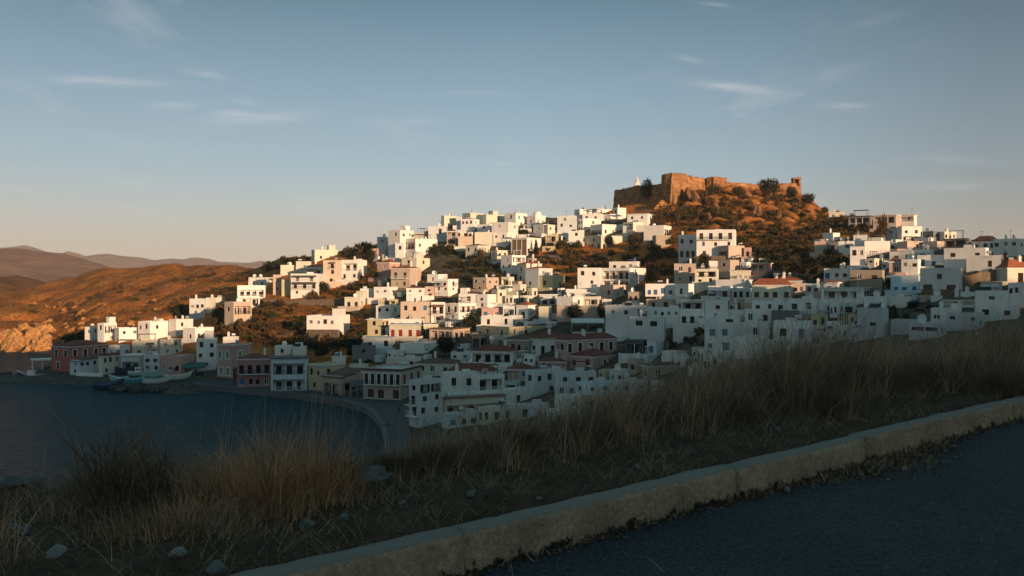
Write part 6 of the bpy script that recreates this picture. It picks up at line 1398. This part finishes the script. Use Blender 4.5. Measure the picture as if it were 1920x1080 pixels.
("small sunlit cream roof room on the shadow line",1314,1340,1341,555,567,'c','F','-','-',''),
("white house with teal shutters standing over the dark garden",1321,1374,1391,607,664,'w','F','2u/2u','-/-',''),
("white upper block set back over the teal shutters",1341,1388,1392,591,614,'w','F','1q','-',''),
("shaded white house with a brown and a blue window",1396,1446,1449,580,610,'w','F','2','-','c'),
("low shaded white wall house under the brown and blue windows",1391,1440,1443,606,638,'w','F','1','-',''),
("narrow white house behind the teal shuttered house",1345,1394,1396,582,600,'w','F','1','-','c'),
("dark stone house beyond the brown and blue windows",1447,1497,1499,583,605,'k','F','-','-',''),
("long shaded white house behind the tallest dry grass",1450,1520,1523,603,645,'w','F','2','-','t'),
("terrace house below the cream mansion",1410,1477,1481,564,588,'w','F','3','-',''),
("shaded white house right of the mansion terrace",1478,1530,1534,560,588,'w','F','2','-','d'),
("low white wall house sloping to the dry grass",1377,1428,1431,634,676,'w','F','-','-',''),
# --- right hand slope
("small cream house on the saddle right of the fort hill",1554,1582,1584,397,411,'c','F','2','-','c'),
("dark pergola house left of the tan house on the right hilltop",1590,1632,1638,405,423,'k','T','L','-','p'),
("tan house with a flat overhanging roof on the right hilltop",1637,1680,1689,403,433,'t','T','L/3','-',''),
("white house with a glazed top balcony on the right hilltop",1687,1714,1719,403,427,'w','T','L/-','-','a'),
("white house with a sunlit front below the hilltop balcony",1682,1691,1729,424,455,'w','F','-/-','2/L',''),
("shaded house wall below the tan hilltop house",1655,1681,1683,427,453,'g','F','1/-','-',''),
("little dark roofed house with two water towers on the right skyline",1730,1750,1762,433,450,'k','F','1','1','tt'),
("cream house with three windows on the right skyline",1762,1771,1793,434,451,'c','F','-','3','c'),
("low tan house in the middle of the right slope",1682,1701,1733,452,470,'t','F','-','1',''),
("tan house with a sunlit end right of the low tan house",1731,1757,1771,452,469,'t','F','-','-',''),
("dark shaded house on the right slope under the skyline",1770,1812,1816,448,466,'k','T','L','-','p'),
("house with a maroon hipped roof on the right skyline",1823,1870,1874,452,470,'w','H11','3','-','ca'),
("white house with three dark windows at the right edge",1862,1907,1926,447,481,'w','F','3/-','1/-','cc'),
("long shaded white house across the right slope",1770,1848,1854,464,505,'w','F','2/-','-','p'),
("shaded white house with blue shutters and a glass door",1720,1810,1816,477,505,'w','F','4u','-',''),
("big shaded white house with one square black opening",1725,1799,1803,502,552,'w','F','1/2q','-',''),
("narrow pink house with a maroon roof in the shaded lane",1667,1691,1693,490,518,'p','H10','1','-',''),
("pale blue shaded house with three small windows",1670,1722,1727,516,549,'b','F','-/3u','-',''),
("shaded white house with two slim windows below the bright cube",1594,1622,1625,462,505,'w','F','2/-','-',''),
("brilliantly lit blank white cube house on the right slope",1617,1621,1669,452,483,'w','F','-/-','-/-','p'),
("white house with a sunlit left wall on the right saddle",1542,1557,1575,436,453,'w','F','-','-','c'),
("small pinkish house with a wide wall left of the dark gap",1527,1551,1553,452,477,'t','F','-','-',''),
("shaded house with a dark front beside the pinkish wide wall",1552,1572,1574,453,475,'k','F','1','-',''),
("white house with a sloped side wall left of the bright cube",1572,1600,1603,452,481,'w','F','1/-','-','c'),
("white terrace house above the bright cube",1600,1625,1629,440,457,'w','F','-','1','c'),
("low white house with a white wall behind the bright cube",1627,1651,1657,445,459,'w','F','-','-',''),
("long low shaded house right of the bright cube",1668,1711,1719,471,491,'w','F','2','-','t'),
("white house with a white chimney stub at the shadow edge",1712,1745,1751,468,484,'w','F','1','-','cc'),
("shaded white house with plants on the roof above the blue house",1690,1721,1727,486,518,'w','F','2/-','-','t'),
("brownish stone house with one window in the shaded lane",1594,1654,1658,506,549,'s','F','2/-','-',''),
("low shaded white house left of the brownish stone house",1545,1591,1596,503,528,'w','F','3','-','d'),
("taverna with a white awning terrace at the edge of the sun",1540,1620,1637,541,566,'w','T','L','L','p'),
("tall blank shaded white house behind the dry grass",1607,1655,1666,578,632,'g','F','-/1/-','-',''),  # grey wall puts the deeper shade into the colour
("shaded white house with one black window above the blank house",1620,1661,1666,556,583,'w','F','1q','-',''),
("small shaded house left of the dark hollow",1663,1704,1709,556,578,'w','F','-','-',''),
("house with a brown roof and a lit parapet on the right slope",1770,1812,1830,562,580,'t','H6','1','-','c'),
("white house with a long terrace parapet at the right",1828,1890,1894,545,580,'w','F','1/-','-','t'),
("white house with two square black windows at the right edge",1890,1911,1926,530,579,'w','F','2q/-','-',''),
("sunlit cream house with an orange hipped roof at the right edge",1868,1889,1935,502,533,'c','H16','-','1d','c'),
("shaded white house with a blank front below the dark hollow",1670,1710,1722,600,626,'g','F','1/-','1',''),  # shade painted in by the grey wall
("shaded white roof block behind the wide black opening",1745,1801,1806,578,605,'w','F','2','-','c'),
("shaded white house with one wide black opening",1705,1762,1775,606,634,'g','F','L/-','1',''),  # white house greyed to stand for its shade
("long shaded white house above the rusty grass",1775,1832,1846,586,618,'g','F','3/2','1','c'),  # greyed wall stands in for shade on this white house
("shaded wall house with plants at the right edge",1830,1905,1912,572,598,'w','F','2','-',''),
("large white house with a plant covered wall on the right slope",1812,1885,1889,478,508,'w','F','1','-',''),
("small house with a pale terrace left of the orange roofed right house",1842,1868,1879,528,548,'t','F','1','-',''),
("low flat roofed grey house at the grass edge below the long brown awning",828,836,900,776,806,'g','F','-','3','kt'),
("low cream house at the grass edge right of the long brown awning",896,905,962,764,798,'c','F','1','3','s'),
("low grey-white house at the grass edge below the wide parapet",955,964,1030,760,792,'g','F','1','2','k'),
("low white house at the grass edge left of the two little windows",1026,1036,1092,768,796,'w','F','1','2','c'),
("pale brown flat house at the grass edge below the two little windows",1090,1100,1165,742,776,'t','F','1','3','k'),
("grey house half sunk in the grass right of the two little windows",1150,1160,1215,716,752,'g','F','1/1','2/1','ck'),
("small brown roofed house at the grass edge under the dark wooden balcony",1205,1215,1290,686,716,'t','H6','1','2','c'),
]

# ------------------------------------------------------------------ small houses in the gaps between the described ones
RECTS = USED = None
TOWN = [(700,560),(705,492),(735,440),(850,410),(1170,402),(1262,425),(1262,446),(1100,452),(1000,470),(1060,540),(1250,535),(1265,490),(1440,482),(1480,527),(1540,525),(1600,508),(1602,458),(1650,450),(1900,452),(1915,600),(1660,640),(1440,668),(1380,690),(1200,745),(1000,768),(900,770),(780,790),(772,700),(690,680),(690,600)]
GREEN = [[(812,470),(850,455),(905,490),(945,515),(925,530),(880,535),(815,520)],[(1005,480),(1060,456),(1110,470),(1160,478),(1260,445),(1268,500),(1250,540),(1190,500),(1080,505),(1060,530)],[(1246,610),(1320,605),(1320,650),(1250,655)],[(1665,575),(1770,568),(1770,592),(1668,606)],[(860,600),(910,600),(910,622),(860,622)],[(805,648),(862,648),(862,680),(805,680)],[(1050,575),(1135,575),(1135,622),(1050,622)],[(1545,465),(1592,470),(1598,500),(1550,500)],[(1803,510),(1868,500),(1868,530),(1803,545)]]
def infill(scale=1.0, seed=17, maxov=.10, lim=200):
    global RECTS, USED
    if RECTS is None: RECTS = [(h[1], h[3], h[4], h[5]) for h in HOUSES]; USED = set()
    rects = RECTS; used = USED; rr = random.Random(seed); n = 0
    for row in range(428, 770, 7):
        for col in range(695, 1905, 7):
            w = scale * rr.uniform(16, 34) * (1.0 if row < 560 else 1.25); hgt = scale * rr.uniform(13, 20) * (1 + (row - 430) / 330); x0 = col; y1 = row + hgt; side = rr.uniform(.15, .5); x1 = x0 + w
            pts = [(x0, row), (x1, row), (x0, y1), (x1, y1), ((x0 + x1) / 2, (row + y1) / 2)]
            if not all(inside(*p_, TOWN) for p_ in pts) or any(inside(*p_, g) for p_ in pts for g in GREEN): continue
            ov = sum(max(0, min(x1, b[1]) - max(x0, b[0])) * max(0, min(y1, b[3]) - max(row, b[2])) for b in rects)
            if n >= lim or len(used) >= len(HOUSES) or ov > maxov * w * hgt: continue
            near = min((k for k in range(len(HOUSES)) if k not in used), key=lambda k: (abs((HOUSES[k][1] + HOUSES[k][3]) / 2 - (x0 + x1) / 2) * .8 + abs(HOUSES[k][5] - row) * 1.2))
            used.add(near); H_ = HOUSES[near]; cx_ = (x0 + x1) / 2; hx = (H_[1] + H_[3]) / 2
            rel = 'just left of' if cx_ < H_[1] else 'just right of' if cx_ > H_[3] else ('just above' if y1 < H_[5] else 'just below')
            words = H_[0].split(); wk = rr.choice('wwwccgtywt'); nm = {'w': 'white', 'c': 'cream', 'g': 'grey', 't': 'beige', 'y': 'pale yellow'}[wk]
            lab = f"small plain {nm} house {rel} the " + ' '.join(words[:7])
            for cut in (' with', ' in', ' at', ' of', ' the', ' a', ' and', ' under', ' right', ' left', ' by', ' on', ' below', ' behind', ' above'):
                if lab.endswith(cut): lab = lab[:-len(cut)]
            house(lab, x0, x0 + w * (1 - side), x1, row, y1, wk, 'F', rr.choice(['1', '2', '1/1', '2/1', '-', 'L', '2']), rr.choice(['1', '-', '1', '2']), rr.choice(['c', '', 'a', 't', 'd', 'p', '']))
            rects.append((x0, x1, row, y1)); n += 1
    print('infill houses', n)
HAZE = 0.00009
SKY = (1.0, 1.0, 1.6); SKY_STR = 0.12; SKY_SAT = 1.0; SUN_STR = 4.5; SUN_COL = (1.0, .66, .40); EXPO = 0.62
SKY_MIX = .9; SKY_GRAD = [(0, (0.518, 0.3885, 0.3053)), (0.035, (0.4532, 0.3931, 0.333)), (0.075, (0.3469, 0.3746, 0.3746)), (0.12, (0.259, 0.3422, 0.3977)), (0.2, (0.1758, 0.2636, 0.333)), (0.32, (0.0648, 0.1388, 0.1896)), (0.6, (0.082, 0.18, 0.21)), (1, (0.07, 0.158, 0.184))]
CLOUD_LOC = (0, 0, 0); CLOUD_AMT = .25; CLOUD_COL = (5.2, 4.9, 4.8, 1)
WISPS = [(485,220,80,15,.60,-.06),(430,212,30,10,.4,0),(1375,164,75,13,.55,.12),(200,152,110,12,.40,.05),(130,150,40,8,.3,0),(380,138,40,8,.4,.2),(330,198,40,10,.4,.0),(1580,199,45,8,.35,0),(1780,350,90,14,.25,0),(890,175,60,10,.2,0),(1640,40,60,14,.10,-.3),(1340,8,30,6,.25,.1),(460,190,24,8,.35,.1),(600,380,60,20,.2,0),(1800,300,70,10,.22,.05),(780,228,40,9,.22,0),(940,308,30,6,.2,0),(1295,112,30,8,.25,.2),(980,378,40,8,.25,0)]
build_town_terrain()
build_env()
for h_ in HOUSES: house(*h_)
infill()
infill(.55, 5, .16, 110)
build_plants(); build_rocks(); build_fort(); build_walls(); build_quay(); build_harbour(); build_front()
